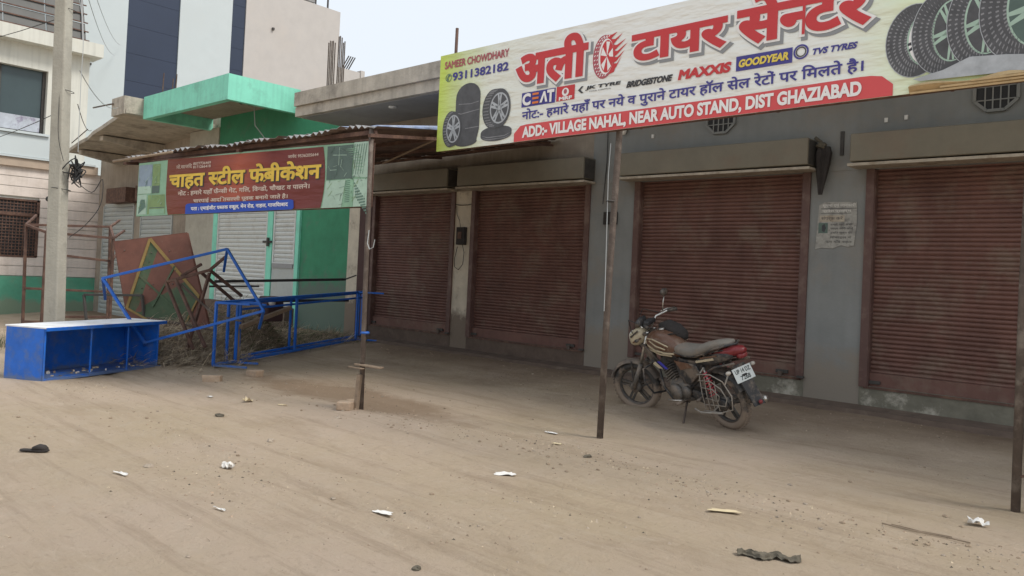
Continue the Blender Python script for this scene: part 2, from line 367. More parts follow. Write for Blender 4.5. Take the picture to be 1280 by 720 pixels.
# ================================================================== GROUND
def gz(x, y):
    h = 0
    if y > 6.3: t = min(1, (y-6.3)/2.8); h += .14*t*t*(3-2*t)
    h += .018*noise.noise(Vector((x*.5, y*.5, 0))) + .009*noise.noise(Vector((x*1.9, y*1.9, 3))) + .004*noise.noise(Vector((x*6, y*6, 5)))
    # ruts that run along the lane
    h += .008*sin((y*1.0 - x*.05)*5.5 + noise.noise(Vector((x*.3, y*.3, 7)))*3) * max(0, min(1, (5.8-y)/2))
    for (c0, dp) in ((3.35, .020), (4.75, .016), (2.2, .014)):      # wheel ruts worn along the lane
        q = abs(y-(c0+.07*x+.12*noise.noise(Vector((x*.35, c0, 2)))))
        if q < .35: h += dp*(-math.exp(-(q/.08)**2)*(.8+.4*sin(x*28)*max(0, 1-q/.1)) + .5*math.exp(-((q-.17)/.05)**2))
    t_ = y-(5.35+.06*x)                                              # low ragged ridge of swept dirt before the pipes
    if abs(t_) < .6: h += .03*math.exp(-(t_/.22)**2)*(.5+.9*abs(noise.noise(Vector((x*1.7, y*2.5, 9)))))
    if x < -15: h -= min(.45, (-15-x)*.05)
    return h
def ground():
    m = bpy.data.materials.new('earth'); m.use_nodes = True; t = m.node_tree; N = t.nodes; L = t.links; b = N['Principled BSDF']; b.inputs['Roughness'].default_value = .95; b.inputs['Specular IOR Level'].default_value = .15
    g = N.new('ShaderNodeNewGeometry'); P = g.outputs['Position']
    def nz(sc_, det=8, ro=.65, v=None, mp=None):
        n = N.new('ShaderNodeTexNoise'); n.inputs['Scale'].default_value = sc_; n.inputs['Detail'].default_value = det; n.inputs['Roughness'].default_value = ro
        if mp:
            q = N.new('ShaderNodeMapping'); q.inputs['Scale'].default_value = mp; L.new(P, q.inputs[0]); L.new(q.outputs[0], n.inputs['Vector'])
        else: L.new(P, n.inputs['Vector'])
        return n.outputs[0]
    def mr(i, a, b_, c=0, d_=1):
        r = N.new('ShaderNodeMapRange'); r.inputs[1].default_value = a; r.inputs[2].default_value = b_; r.inputs[3].default_value = c; r.inputs[4].default_value = d_; L.new(i, r.inputs[0]); return r.outputs[0]
    def mix(f, a, b_):
        x = N.new('ShaderNodeMix'); x.data_type = 'RGBA'
        for s_, v in ((0, f), (6, a), (7, b_)):
            if isinstance(v, tuple): x.inputs[s_].default_value = (*v, 1)
            else: L.new(v, x.inputs[s_])
        return x.outputs[2]
    base = mix(mr(nz(.35), .38, .62), (.46, .368, .26), (.505, .402, .312))
    base = mix(mr(nz(1.3, 9, .7, mp=(.5, 1.6, 1)), .5, .72, 0, .55), base, (.30, .225, .15))
    base = mix(mr(nz(5, 9, .75), .5, .75, 0, .6), base, (.50, .42, .33))
    base = mix(mr(nz(14, 8, .75), .56, .75, 0, .5), base, (.24, .18, .125))
    base = mix(mr(nz(1.0, 7, .72, mp=(.35, 4.5, 1)), .53, .66, 0, .38), base, (.27, .20, .14))
    base = mix(mr(nz(2.2, 9, .8, mp=(.7, 2.2, 1)), .57, .66, 0, .45), base, (.56, .46, .36))
    # earth turns darker brown towards the shops, its edge broken by noise
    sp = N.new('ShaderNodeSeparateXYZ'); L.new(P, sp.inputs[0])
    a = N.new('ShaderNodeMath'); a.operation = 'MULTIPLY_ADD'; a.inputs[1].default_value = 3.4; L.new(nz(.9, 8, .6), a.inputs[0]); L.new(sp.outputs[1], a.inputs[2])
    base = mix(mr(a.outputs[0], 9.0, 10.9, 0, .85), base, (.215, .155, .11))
    # darker loose soil tipped between the blue frames and the wooden stump
    vd = N.new('ShaderNodeMapping'); vd.inputs['Location'].default_value = (7.6, -5.5, 0); vd.vector_type = 'POINT'; L.new(P, vd.inputs[0])
    v2 = N.new('ShaderNodeVectorMath'); v2.operation = 'MULTIPLY'; v2.inputs[1].default_value = (.42, 1.6, 0); L.new(vd.outputs[0], v2.inputs[0])
    vl = N.new('ShaderNodeVectorMath'); vl.operation = 'LENGTH'; L.new(v2.outputs[0], vl.inputs[0])
    ad = N.new('ShaderNodeMath'); ad.operation = 'MULTIPLY_ADD'; ad.inputs[1].default_value = 1.6; L.new(nz(1.6, 9, .7), ad.inputs[0]); L.new(vl.outputs['Value'], ad.inputs[2])
    base = mix(mr(ad.outputs[0], 1.35, 1.75, .75, 0), base, (.27, .19, .125))
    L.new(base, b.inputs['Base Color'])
    bp = N.new('ShaderNodeBump'); bp.inputs['Strength'].default_value = 1; bp.inputs['Distance'].default_value = .045; L.new(nz(6, 13, .78), bp.inputs['Height'])
    b2 = N.new('ShaderNodeBump'); b2.inputs['Strength'].default_value = .5; b2.inputs['Distance'].default_value = .01; L.new(nz(60, 6, .7), b2.inputs['Height']); L.new(bp.outputs[0], b2.inputs['Normal'])
    L.new(b2.outputs[0], b.inputs['Normal'])
    M['earth'] = m
    xs = [-300, -150, -80, -50, -36, -28] + [-24+.35*i for i in range(27)] + [-14.6+.09*i for i in range(190)] + [3, 4, 6, 10, 20, 60, 150, 300]
    ys = [-300, -100, -30, -8, -3, -1] + [.0+.07*i for i in range(136)] + [9.6, 9.9, 10.4, 12, 16, 24, 40, 90, 300]
    nx, ny = len(xs), len(ys); mb = MB()
    vs = [(x, y, gz(x, y)) for y in ys for x in xs]
    fs = [(j*nx+i, j*nx+i+1, (j+1)*nx+i+1, (j+1)*nx+i) for j in range(ny-1) for i in range(nx-1)]
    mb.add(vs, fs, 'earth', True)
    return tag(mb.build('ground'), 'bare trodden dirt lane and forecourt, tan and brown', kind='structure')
ground()
# ================================================================== SHOP ROW WITH BROWN SHUTTERS
WY = 9.3; LZ = 2.9; SZ = .44
shops = thing('shop_building', (-6, WY, 0), 'long grey single-storey shop row with four closed brown roller shutters and overhanging concrete slab', 'building')
def prt(mb, name, root):                       # geometry written in world coordinates under a root that stands elsewhere
    l = root.location; mb.v = [(v[0]-l.x, v[1]-l.y, v[2]-l.z) for v in mb.v]
    return mb.build(name, root)
OP = [(-12.25, -9.93), (-9.52, -7.02), (-6.24, -3.74), (-3.10, -.62)]
b = MB()                                        # the wall above the openings, two paints
b.box((-13.0, WY, LZ), (-7.0, WY+.25, 4.3), 'beige_plaster'); b.box((-7.0, WY-.012, LZ), (3.5, WY+.25, 4.3), 'grey_paint')
prt(b, 'wall', shops)
for (x0, x1, mm, nm) in ((-13.02, -12.62, 'cream_pillar', 0), (-9.93, -9.52, 'cream_pillar', 0), (-7.02, -6.24, 'grey_paint', 0), (-3.74, -3.10, 'grey_paint', 0), (-.62, 3.5, 'grey_paint', 0)):
    b = MB(); y0 = WY - (.004 if mm == 'grey_paint' else 0); b.box((x0, y0, -.1), (x1, WY+.25, LZ), mm); prt(b, 'pillar', shops)
b = MB(); b.box((-12.62, WY-.04, -.1), (-12.25, WY+.2, LZ), 'maroon_wall'); prt(b, 'door_jamb', shops)
for i, (x0, x1) in enumerate(OP):
    b = MB(); b.box((x0, WY-.01, -.1), (x1, WY+.3, SZ), 'plinth' if i > 1 else 'plinth_brown'); prt(b, 'plinth', shops)
# shallow rendered step at the foot of the wall, broken edge
b = MB(); n = 60; top = []; 
for i in range(n+1):
    x = -12.6+16*i/n; y = 9.0+.07*noise.noise(Vector((x*1.3, 0, 0))); top.append((x, y))
for i in range(n):
    (xa, ya), (xb, yb) = top[i], top[i+1]
    b.add([(xa, ya, .05), (xb, yb, .05), (xb, yb+.06, .19), (xa, ya+.06, .19), (xa, WY, .22), (xb, WY, .22)], [(0, 1, 2, 3), (3, 2, 5, 4)], 'plinth_brown', False)
prt(b, 'step', shops)
b = MB(); b.box((-13.02, WY+.25, -.1), (3.5, WY+4, 4.3), 'concrete'); prt(b, 'rear_body', shops)
# roof slab: projecting slab with a thicker upstand
b = MB(); b.box((-13.12, 8.02, 4.3), (3.6, WY+4, 4.48), 'concrete'); b.box((-13.08, 7.96, 4.484), (3.6, 8.14, 4.74), 'concrete')
b.box((-13.0, 8.1, 4.285), (3.5, WY, 4.297), 'soffit'); b.box((-13.12, 8.14, 4.484), (-12.94, WY+4, 4.70), 'concrete')
sl_ = prt(b, 'roof_slab', shops)
def shutter(x0, x1, seed):
    wd = x1-x0; rt = bpy.data.objects.new('roller_shutter', None); C.objects.link(rt); rt.parent = shops; rt.location = (x0+6, 0, 0)
    rnd = random.Random(seed); b = MB(); z = SZ+.14; pitch = .05; vs = []; nx = 14; rows = []
    while z < LZ+.05:
        dz = rnd.uniform(-.003, .003); dy = rnd.uniform(-.004, .004)
        for (fz, fy) in ((0, .009), (.25, -.006), (.5, -.011), (.78, -.006), (.97, .009)):
            rows.append((z+fz*pitch+dz*(0 if fz in (0,) else 1), fy+dy))
        z += pitch
    for (z, y) in rows:
        for i in range(nx+1):
            x = .085+(wd-.17)*i/nx
            vs.append((x, .07+y + .016*noise.noise(Vector((x*1.3+seed, z*1.1, seed))), z+.003*noise.noise(Vector((x*2, z*.7, seed+5)))))
    fs = [(j*(nx+1)+i, j*(nx+1)+i+1, (j+1)*(nx+1)+i+1, (j+1)*(nx+1)+i) for j in range(len(rows)-1) for i in range(nx)]
    b.add(vs, fs, 'shutter_brown', False); tag(b.build('slat_curtain', rt), kind='stuff')
    for s in (0, 1):
        xx = 0 if s == 0 else wd-.09
        b = MB(); b.box((xx, -.03, SZ-.01), (xx+.09, .03, LZ-.002), 'shutter_rail'); b.box((xx+(.085 if s == 0 else -.012), -.018, SZ), (xx+(.10 if s == 0 else .005), .1, LZ-.01), 'shutter_rail'); b.build('guide_rail', rt)
    b = MB(); b.box((.09, .028, SZ+.0), (wd-.09, .068, SZ+.15), 'shutter_brown'); b.box((.05, -.02, SZ-.028), (wd-.03, .05, SZ-.002), 'rust')
    b.build('bottom_bar', rt)
    for (a_, c_, m_, n_) in (((wd-.35, -.0, SZ+.03), (wd-.2, .026, SZ+.07), 'dark_iron', 'hasp'), ((wd-.31, -.03, SZ-.01), (wd-.26, -.0, SZ+.05), 'pipe_rust', 'padlock'), ((wd-.06, -.07, SZ+.0), (wd+.02, -.03, SZ+.025), 'dark_iron', 'latch'), ((.1, -.0, SZ+.03), (.22, .026, SZ+.065), 'dark_iron', 'hasp')):
        b = MB(); b.box(a_, c_, m_); b.build(n_, rt)
    # hood box over the roller
    hx0, hx1 = -.10, wd+.06
    b = MB(); b.box((hx0, -.30, 2.955), (hx1, -.006, 3.27), 'hood'); bevel(b.build('roller_hood', rt), .008)
    b = MB(); b.hexa([(hx0-.02, -.31, 2.905), (hx1+.03, -.31, 2.90), (hx1+.03, -.03, 2.90), (hx0-.02, -.03, 2.905), (hx0-.02, -.31, 2.937), (hx1+.03, -.31, 2.93), (hx1+.03, -.03, 2.93), (hx0-.02, -.03, 2.937)], 'hood_lip'); b.build('hood_lip', rt)
    b = MB(); b.box((hx1+.001, -.27, 2.965), (hx1+.006, -.03, 3.25), 'dark_iron'); b.build('hood_end', rt)
    for o in rt.children: o.location = (0, WY-WY, 0)
    rt.location = (x0+6, 0, 0)
    return rt
for i, (x0, x1) in enumerate(OP): shutter(x0, x1, i+1)
def octa_vent(x, z):
    g = bpy.data.objects.new('vent_grille', None); C.objects.link(g); g.parent = shops; g.location = (x+6, -.02, z)
    r = .20; pts = [(r*cos(pi/8+k*pi/4), 0, r*.92*sin(pi/8+k*pi/4)) for k in range(8)]
    b = MB(); b.prism(pts, (0, -.006, 0), 'dark_void'); b.build('opening', g)
    b = MB()
    for k in range(8): b.bar((pts[k][0]*1.06, -.015, pts[k][2]*1.06), (pts[(k+1) % 8][0]*1.06, -.015, pts[(k+1) % 8][2]*1.06), .03, .03, 'grey_paint', up=(0, 1, 0))
    b.build('vent_rim', g)
    for q in (-.1, -.03, .04, .11): b = MB(); b.bar((q, -.014, -.17), (q, -.014, .17), .014, .014, 'grey_paint'); b.build('vent_bar', g)
    for q in (-.07, .07): b = MB(); b.bar((-.18, -.014, q), (.18, -.014, q), .012, .012, 'grey_paint'); b.build('vent_bar', g)
octa_vent(-1.84, 3.62); octa_vent(-4.95, 3.66)
# meter box, loose wires and switch on the cream pillar
b = MB(); b.box((-9.82, WY-.07, 1.98), (-9.62, WY-.002, 2.28), 'cloth_dark'); b.box((-9.77, WY-.085, 2.08), (-9.68, WY-.072, 2.2), 'rust'); bevel(prt(b, 'meter_box', shops), .01, 2)
b = MB()
b.tube([(-9.93, WY-.02, 2.68), (-9.8, WY-.03, 2.66), (-9.6, WY-.03, 2.66), (-9.5, WY-.02, 2.68)], .007, 'wire_black', 5)
b.tube([(-9.9, WY-.02, 2.65), (-9.86, WY-.03, 2.5), (-9.78, WY-.04, 2.4), (-9.75, WY-.04, 2.28)], .005, 'wire_black', 5)
b.tube([(-9.68, WY-.05, 2.0), (-9.62, WY-.05, 1.85), (-9.64, WY-.05, 1.65), (-9.74, WY-.05, 1.55), (-9.84, WY-.05, 1.6), (-9.86, WY-.04, 1.75), (-9.8, WY-.04, 1.95)], .006, 'wire_black', 5)
prt(b, 'pillar_wiring', shops)
b = MB()
b.tube([(-6.75, WY-.03, 3.9), (-6.74, WY-.03, 3.2), (-6.78, WY-.03, 2.6)], .006, 'wire_black', 5); b.box((-6.74, WY-.06, 2.30), (-6.52, WY-.012, 2.48), 'cloth_dark'); prt(b, 'wall_socket', shops)
b = MB(); b.tube([(-6.45, WY-.06, 3.86), (-6.45, WY-.06, 3.74)], .03, 'dark_iron', 8); b.blob((-6.45, WY-.06, 3.65), .06, 'lens_clear', sq=(.8, .8, 1.25)); prt(b, 'wall_bulb', shops)
b = MB(); b.box((-3.41, WY-.03, 3.08), (-3.37, WY-.005, 3.36), 'dark_iron'); prt(b, 'wall_slot', shops)
b = MB(); b.tube([(-10.61, 8.35, 4.284), (-10.61, 8.35, 4.255)], .07, 'lamp_white', 14); prt(b, 'ceiling_lamp', shops)
for k, (x, z) in enumerate(((-2.93, 3.42), (-2.72, 3.43), (-6.0, 3.5))):
    b = MB(); b.box((x, WY-.03, z), (x+.035, WY-.013, z+.05), 'paper'); prt(b, 'paper_scrap', shops)
# torn poster on the pillar between the third and fourth shutter
po = bpy.data.objects.new('notice_poster', None); C.objects.link(po); po.parent = shops; po.location = (-3.66+6, -.012, 1.98)
def pm(u, v, l): return (u, -l, v)
flat('poster_sheet', po, [([(.03, .52), (.10, .56), (.46, .55), (.47, .3), (.445, .05), (.38, .03), (.3, .05), (.2, .01), (.08, .02), (.0, .0), (.015, .28)], 'poster_paper', .001)], pm)
flat('poster_print', po, [([(.03, .19), (.14, .19), (.14, .31), (.03, .31)], 'ink_slate', .002), ([(.04, .325), (.33, .325), (.33, .40), (.04, .40)], 'hood_lip', .002), ([(.05, .42), (.40, .42), (.40, .425), (.05, .425)], 'ink_black', .002), ([(.05, .475), (.46, .475), (.46, .482), (.05, .482)], 'ink_black', .0022), ([(.07, .22), (.1, .2), (.12, .25), (.1, .3), (.07, .28)], 'ink_black', .0024)], pm)
for k, (tx, r) in enumerate((("सूचना एवं जानकारी", (.07, .49, .45, .54)), ("प्रवेश प्रारम्भ", (.07, .43, .40, .47)), ("संपर्क करें", (.06, .335, .31, .39)), ("हमारे यहाँ सभी", (.17, .275, .42, .31)), ("कार्य किये जाते", (.17, .225, .43, .262)), ("उचित मूल्य पर", (.17, .175, .42, .212)), ("मोबाइल नं", (.17, .125, .41, .16)), ("पता गाँव नाहल", (.12, .07, .42, .11)))):
    put_text('lettering', po, tx, r, 'ink_black' if k not in (0, 1) else 'paper', .003, pm)
# ================================================================== TYRE SHOP SIGNBOARD
A1 = Vector((-6.74, 5.99, 2.87)); ang1 = math.atan2(.41, 5.62)
sign = thing('signboard', A1, 'long pale green tyre shop signboard with big red Hindi lettering and tyre pictures', 'signboard', rz=ang1)
def s1(u, v, l):
    wv = .005*sin(u*2.3+v*3)*min(1, v*3) + .0012*sin(u*7+v*5)
    wv *= max(0, min(1, (u-1.1)*3, (4.75-u)*3))
    return (u, -l - .03 + wv, v + .028*u)
M['flex'] = grad_mat('flex', [(0, (.56, .68, .13)), (.30, (.60, .68, .32)), (.75, (.78, .79, .70)), (2.2, (.82, .82, .78)), (4.3, (.82, .83, .78)), (5.0, (.74, .82, .54)), (6.4, (.46, .66, .13))], thin=0)
SW, SH = 6.4, 1.1
b = MB(); nx, nz = 128, 12; vs = []; fs = []
for j in range(nz+1):
    for i in range(nx+1): vs.append(s1(SW*i/nx, SH*j/nz, 0))
for j in range(nz):
    for i in range(nx): a = j*(nx+1)+i; fs.append((a, a+1, a+nx+2, a+nx+1))
b.add(vs, fs, M['flex'], True); b.build('flex_sheet', sign)
for (p, q) in (((.02, .0), (SW, .0)), ((.02, 1.08), (SW, 1.08)), ((.02, .54), (SW, .54))):
    b = MB(); b.bar((p[0], .03, p[1]+.028*p[0]+.012), (q[0], .03, q[1]+.028*q[0]+.012), .025, .025, 'rust'); b.build('frame_bar', sign)
for u in (.03, 1.3, 2.6, 3.9, 5.2, 6.38):
    b = MB(); b.bar((u, .055, .028*u), (u, .055, 1.08+.028*u), .025, .025, 'rust'); b.build('frame_bar', sign)
b = MB(); b.tube([(.155, .05, .6), (.16, .05, 1.42)], .018, 'rust', 8); b.build('frame_bar', sign)
def title(text, rect, bev=.045, nm='lettering'):
    put_text('letter_shadow', sign, text, rect, 'ink_shadow', .004, s1, bev+.055, grow=(.022, -.026))
    put_text('letter_outline', sign, text, rect, 'ink_white', .008, s1, bev+.045)
    put_text(nm, sign, text, rect, 'ink_red', .014, s1, bev)
title('अली', (1.15, .59, 2.00, 1.01)); title('टायर', (2.53, .63, 3.44, .865)); title('सेन~टर', (3.57, .61, 4.62, 1.0))
# red address band
band = [(1.13, -.0), (1.13, .09), (1.15, .13), (1.19, .16), (1.27, .172), (2.4, .168), (3.55, .166), (4.62, .18), (4.72, .168), (4.78, .13), (4.805, .07), (4.81, -.0)]
bp_ = []
for k in range(46):                    # strips so that the print follows the sheet
    ua, ub = 1.13+3.68*k/46, 1.13+3.68*(k+1)/46
    def tp(u):
        for (xa, ya), (xb, yb) in zip(band[1:-1], band[2:]):
            if xa <= u <= xb and xb > xa: return ya+(yb-ya)*(u-xa)/(xb-xa)
        return .09
    bp_.append(([(ua, .002), (ub, .002), (ub, tp(ub)), (ua, tp(ua+1e-5))], 'ink_banner_red', .004))
flat('address_band', sign, bp_, s1)
put_text('lettering', sign, 'ADD:- VILLAGE NAHAL, NEAR AUTO STAND, DIST GHAZIABAD', (1.25, .022, 4.58, .142), 'ink_white', .010, s1, .045)
put_text('lettering', sign, 'नोट:- हमारे यहाँ पर नये व पुराने टायर हॉल सेल रेटों पर िमलते है।', (1.23, .195, 4.59, .335), 'ink_blue', .006, s1, .022)
put_text('lettering', sign, 'SAMEER CHOWDHARY', (.08, .935, 1.01, 1.015), 'ink_maroon', .006, s1, .03)
put_text('lettering', sign, '✆', (.10, .785, .19, .87), 'ink_greenline', .006, s1, .02)
put_text('lettering', sign, '9311382182', (.21, .785, 1.01, .872), 'ink_blue', .006, s1, .03)
# trade marks of the makers along the middle
flat('maker_panel', sign, [([(1.215, .355), (1.645, .355), (1.645, .506), (1.215, .506)], 'ink_blue', .005)], s1)
put_text('lettering', sign, 'C', (1.235, .375, 1.33, .487), 'ink_white', .010, s1, .05)
for y in (.375, .42, .465): flat('letter_stroke', sign, [([(1.36, y), (1.44, y), (1.44, y+.022), (1.36, y+.022)], 'ink_orange', .010)], s1)
flat('letter_stroke', sign, [([(1.455, .375), (1.485, .375), (1.512, .455), (1.502, .487)], 'ink_white', .011), ([(1.502, .487), (1.522, .487), (1.555, .375), (1.528, .375), (1.512, .44)], 'ink_white', .0112)], s1)
put_text('lettering', sign, 'T', (1.555, .375, 1.63, .487), 'ink_white', .011, s1, .05)
flat('maker_panel', sign, [([(1.66, .36), (1.88, .36), (1.88, .508), (1.66, .508)], 'ink_red', .005), (ell(1.77, .445, .042, .042, 16), 'ink_white', .007), (ell(1.77, .45, .02, .025, 10), 'ink_maroon', .009)], s1)
put_text('lettering', sign, 'MRF', (1.70, .366, 1.85, .398), 'ink_white', .009, s1, .05)
flat('maker_panel', sign, [([(1.92, .44), (1.96, .475), (1.985, .475), (1.95, .44), (1.985, .405), (1.96, .405)], 'ink_black', .005)], s1)
put_text('lettering', sign, 'JK TYRE', (2.01, .425, 2.39, .465), 'ink_black', .006, s1, .045, slant=.3)
put_text('lettering', sign, 'TOTAL CONTROL', (2.05, .405, 2.3, .416), 'ink_black', .006, s1, .01)
put_text('lettering', sign, 'BRIDGESTONE', (2.47, .392, 2.93, .445), 'ink_black', .006, s1, .055, slant=.3)
put_text('lettering', sign, 'MAXXIS', (3.01, .388, 3.49, .468), 'ink_red', .008, s1, .055, slant=.2)
flat('maker_panel', sign, [([(3.55, .378), (4.035, .378), (4.035, .505), (3.55, .505)], 'ink_blue', .005)], s1)
put_text('lettering', sign, 'GOODYEAR', (3.575, .41, 4.0, .47), 'ink_yellow', .009, s1, .05, slant=.15)
b = MB()
for k in range(24):
    a0, a1 = 2*pi*k/24, 2*pi*(k+1)/24
    for (r0, r1, mm) in ((.048, .062, 'ink_blue'), (.033, .042, 'ink_black')):
        b.add([s1(4.105+r*cos(a), .455+r*sin(a), .006) for r, a in ((r0, a0), (r1, a0), (r1, a1), (r0, a1))], [(0, 1, 2, 3)], mm)
b.build('maker_panel', sign)
put_text('lettering', sign, 'TVS TYRES', (4.19, .415, 4.53, .462), 'ink_blue', .006, s1, .045, slant=.3)
# printed tyres
def ptyre(cx, cy, rx, ry, depth, face, ly, rim=True, dark='ink_rubber'):
    """tyre seen obliquely: tread drum to the left, wheel face to the right"""
    P = []; x2 = cx+depth
    P.append((ell(cx, cy, rx, ry), dark, ly)); P.append(([(cx, cy-ry), (x2, cy-ry*face), (x2, cy+ry*face), (cx, cy+ry)], dark, ly+.0004))
    P.append((ell(x2, cy, rx*face, ry*face), dark, ly+.0008))
    for k in range(15):                          # tread blocks
        for q in range(4):
            a = pi*.56 + pi*.88*k/15; t = q/4*.9; x = cx+depth*t+rx*cos(a)*.93; y = cy+ry*sin(a)*.93
            P.append(([(x, y), (x+.016, y+.010), (x+.022, y+.002), (x+.006, y-.008)], 'ink_tread', ly+.0012))
    if rim:
        P.append((ell(x2, cy, rx*face*.86, ry*face*.80), 'ink_rim', ly+.0016)); P.append((ell(x2, cy, rx*face*.76, ry*face*.72), dark, ly+.002))
        for k in range(5):
            for dd in (-.16, .16):
                a = 2*pi*k/5+.3+dd; ca, sa = cos(a), sin(a); e = .16
                P.append(([(x2+rx*face*.12*cos(a-1), cy+ry*face*.12*sin(a-1)), (x2+rx*face*.76*cos(a-e*.5), cy+ry*face*.72*sin(a-e*.5)), (x2+rx*face*.76*cos(a+e*.5), cy+ry*face*.72*sin(a+e*.5)), (x2+rx*face*.12*cos(a+1), cy+ry*face*.12*sin(a+1))], 'ink_rim', ly+.0024+.0002*k))
        P.append((ell(x2, cy, rx*face*.13, ry*face*.13, 12), 'ink_rim', ly+.0038))
    return P
flat('printed_tyre', sign, [(ell(.455, .575, .18, .15), 'ink_rubber', .0040), ([(.275, .05), (.60, .07), (.635, .2), (.635, .56), (.275, .56)], 'ink_rubber', .0044), (ell(.445, .07, .165, .05), 'ink_rubber', .0048), ([(.30, .40), (.36, .385), (.63, .41), (.63, .418), (.36, .394), (.30, .41)], 'ink_tread', .0052), ([(.43, .215), (.63, .22), (.63, .228), (.43, .223)], 'ink_tread', .0052), ([(.32, .5), (.5, .485), (.62, .5), (.62, .507), (.5, .492), (.32, .507)], 'ink_tread', .0052)], s1)
flat('printed_tyre', sign, ptyre(.215, .235, .125, .205, .04, .96, .0070), s1)
flat('printed_tyre', sign, [(ell(.88, .14, .215, .062), 'ink_rubber', .0042), (ell(.88, .10, .215, .062), 'ink_rubber', .0046), ([(.665, .14), (.665, .10), (1.095, .10), (1.095, .14)], 'ink_rubber', .005), ([(.67, .115), (.76, .08), (1.0, .08), (1.09, .115), (1.0, .09), (.76, .09)], 'ink_tread', .0054), ([(.67, .09), (.76, .058), (1.0, .058), (1.09, .09), (1.0, .066), (.76, .066)], 'ink_tread', .0054)], s1)
flat('printed_tyre', sign, ptyre(.83, .39, .155, .215, .085, .98, .0070), s1)
for k, (cx, cy, rx, ry, ix, irx, iry) in enumerate(((4.95, .40, .20, .275, 5.02, .125, .20), (5.13, .43, .20, .31, 5.20, .135, .23), (5.375, .47, .21, .34, 5.42, .145, .255), (5.62, .51, .25, .375, 5.735, .20, .30))):
    ly = .0042+.0056*k; P = [(ell(cx, cy, rx+.005, ry+.006, 36), 'ink_rim', ly-.0004), (ell(cx, cy, rx, ry, 36), 'ink_rubber', ly), (ell(ix, cy, irx+.035, iry+.045, 36), 'ink_rubber', ly+.0003), ([(cx, cy-ry), (ix, cy-iry-.045), (ix, cy+iry+.045), (cx, cy+ry)], 'ink_rubber', ly+.0002)]
    P += [(ell(ix, cy, irx, iry, 32), 'ink_mist', ly+.0006), (ell(ix+.006, cy, irx-.007, iry-.009, 32), 'ink_white' if k == 0 else ('ink_rubber' if k < 3 else 'ink_slate'), ly+.0009)]
    for j in range(5):
        for dd in (-.13, .13):
            a_ = 2*pi*j/5+.9+dd
            P.append(([(ix+.12*irx*cos(a_-1), cy+.12*iry*sin(a_-1)), (ix+irx*.95*cos(a_-.05), cy+iry*.95*sin(a_-.05)), (ix+irx*.95*cos(a_+.05), cy+iry*.95*sin(a_+.05)), (ix+.12*irx*cos(a_+1), cy+.12*iry*sin(a_+1))], 'ink_black' if k == 0 else 'ink_mist', ly+.0012+.0001*j))
    for j in range(26):
        for q_ in range(5):
            a_ = pi*.5+pi*1.0*j/26; f = .97-.10*q_; x, y = cx+rx*cos(a_)*f+.02*q_, cy+ry*sin(a_)*f; x2, y2 = cx+rx*cos(a_)*(f-.07)+.02*q_, cy+ry*sin(a_)*(f-.07)
            P.append(([(x, y), (x+.004, y-.012), (x2+.006, y2-.006), (x2+.002, y2+.006)], 'ink_tread', ly+.0006))
    flat('printed_tyre', sign, P, s1)
flat('printed_smoke', sign, [([(4.95, .10), (5.15, .14), (5.32, .21), (5.55, .19), (5.75, .16), (6.1, .2), (6.1, .05), (5.0, .08)], 'ink_rim', .0265)], s1)
fl = [(ell(2.20, .73, .125, .215), 'ink_maroon', .0042), (ell(2.225, .73, .085, .175), 'ink_white', .005), (ell(2.235, .73, .075, .16), 'ink_red', .0054)]
for k in range(5):
    a = 2*pi*k/5+.2; fl.append(([(2.235, .73), (2.235+.07*cos(a-.3), .73+.15*sin(a-.3)), (2.235+.07*cos(a+.3), .73+.15*sin(a+.3))], 'ink_white', .0058+.0001*k))
for k in range(13):
    for q in range(3):
        a = pi*.55+pi*.9*k/13; x = 2.20+.125*cos(a)*.9+.03*q; y = .73+.215*sin(a)*.92
        fl.append(([(x, y), (x+.014, y+.012), (x+.018, y+.004), (x+.004, y-.008)], 'ink_white', .0049))
for (x, y, l, dy) in ((2.28, .88, .12, .05), (2.3, .82, .14, .05), (2.31, .76, .15, .07), (2.31, .70, .12, .06), (2.31, .64, .09, .07), (2.29, .60, .06, .05), (2.24, .93, .10, .02)):
    fl.append(([(x-.02, y-.05), (x+.03, y-.035), (x+l, y+dy), (x+.04, y+.005), (x-.02, y+.01)], 'ink_red', .0046))
flat('printed_flaming_tyre', sign, fl, s1)
# bottom edge torn and folded over at the far right, showing battens
b = MB(); rg = []
for i in range(24):
    u = 4.93+1.45*i/23; rg.append((u, .055+.035*sin(i*.8)*(.3+i/40)))
vs = []; 
for (u, h) in rg: p = s1(u, 0, 0); vs += [(u, -.05, p[2]-.005), (u, -.085-.02*sin(u*9), p[2]+.02+h*.3), (u, -.06, p[2]+h)]
fs = []
for i in range(23):
    for j in range(2): a = i*3+j; fs.append((a, a+3, a+4, a+1))
b.add(vs, fs, 'cardboard', False); b.build('torn_edge', sign)
for k in range(3): b = MB(); b.bar((4.94+.2*k, -.075-.01*k, .13+.028*(k*.2)+.018*k), (6.35, -.08-.01*k, .17+.02*k-.012), .012, .014, 'cardboard'); b.build('batten', sign)
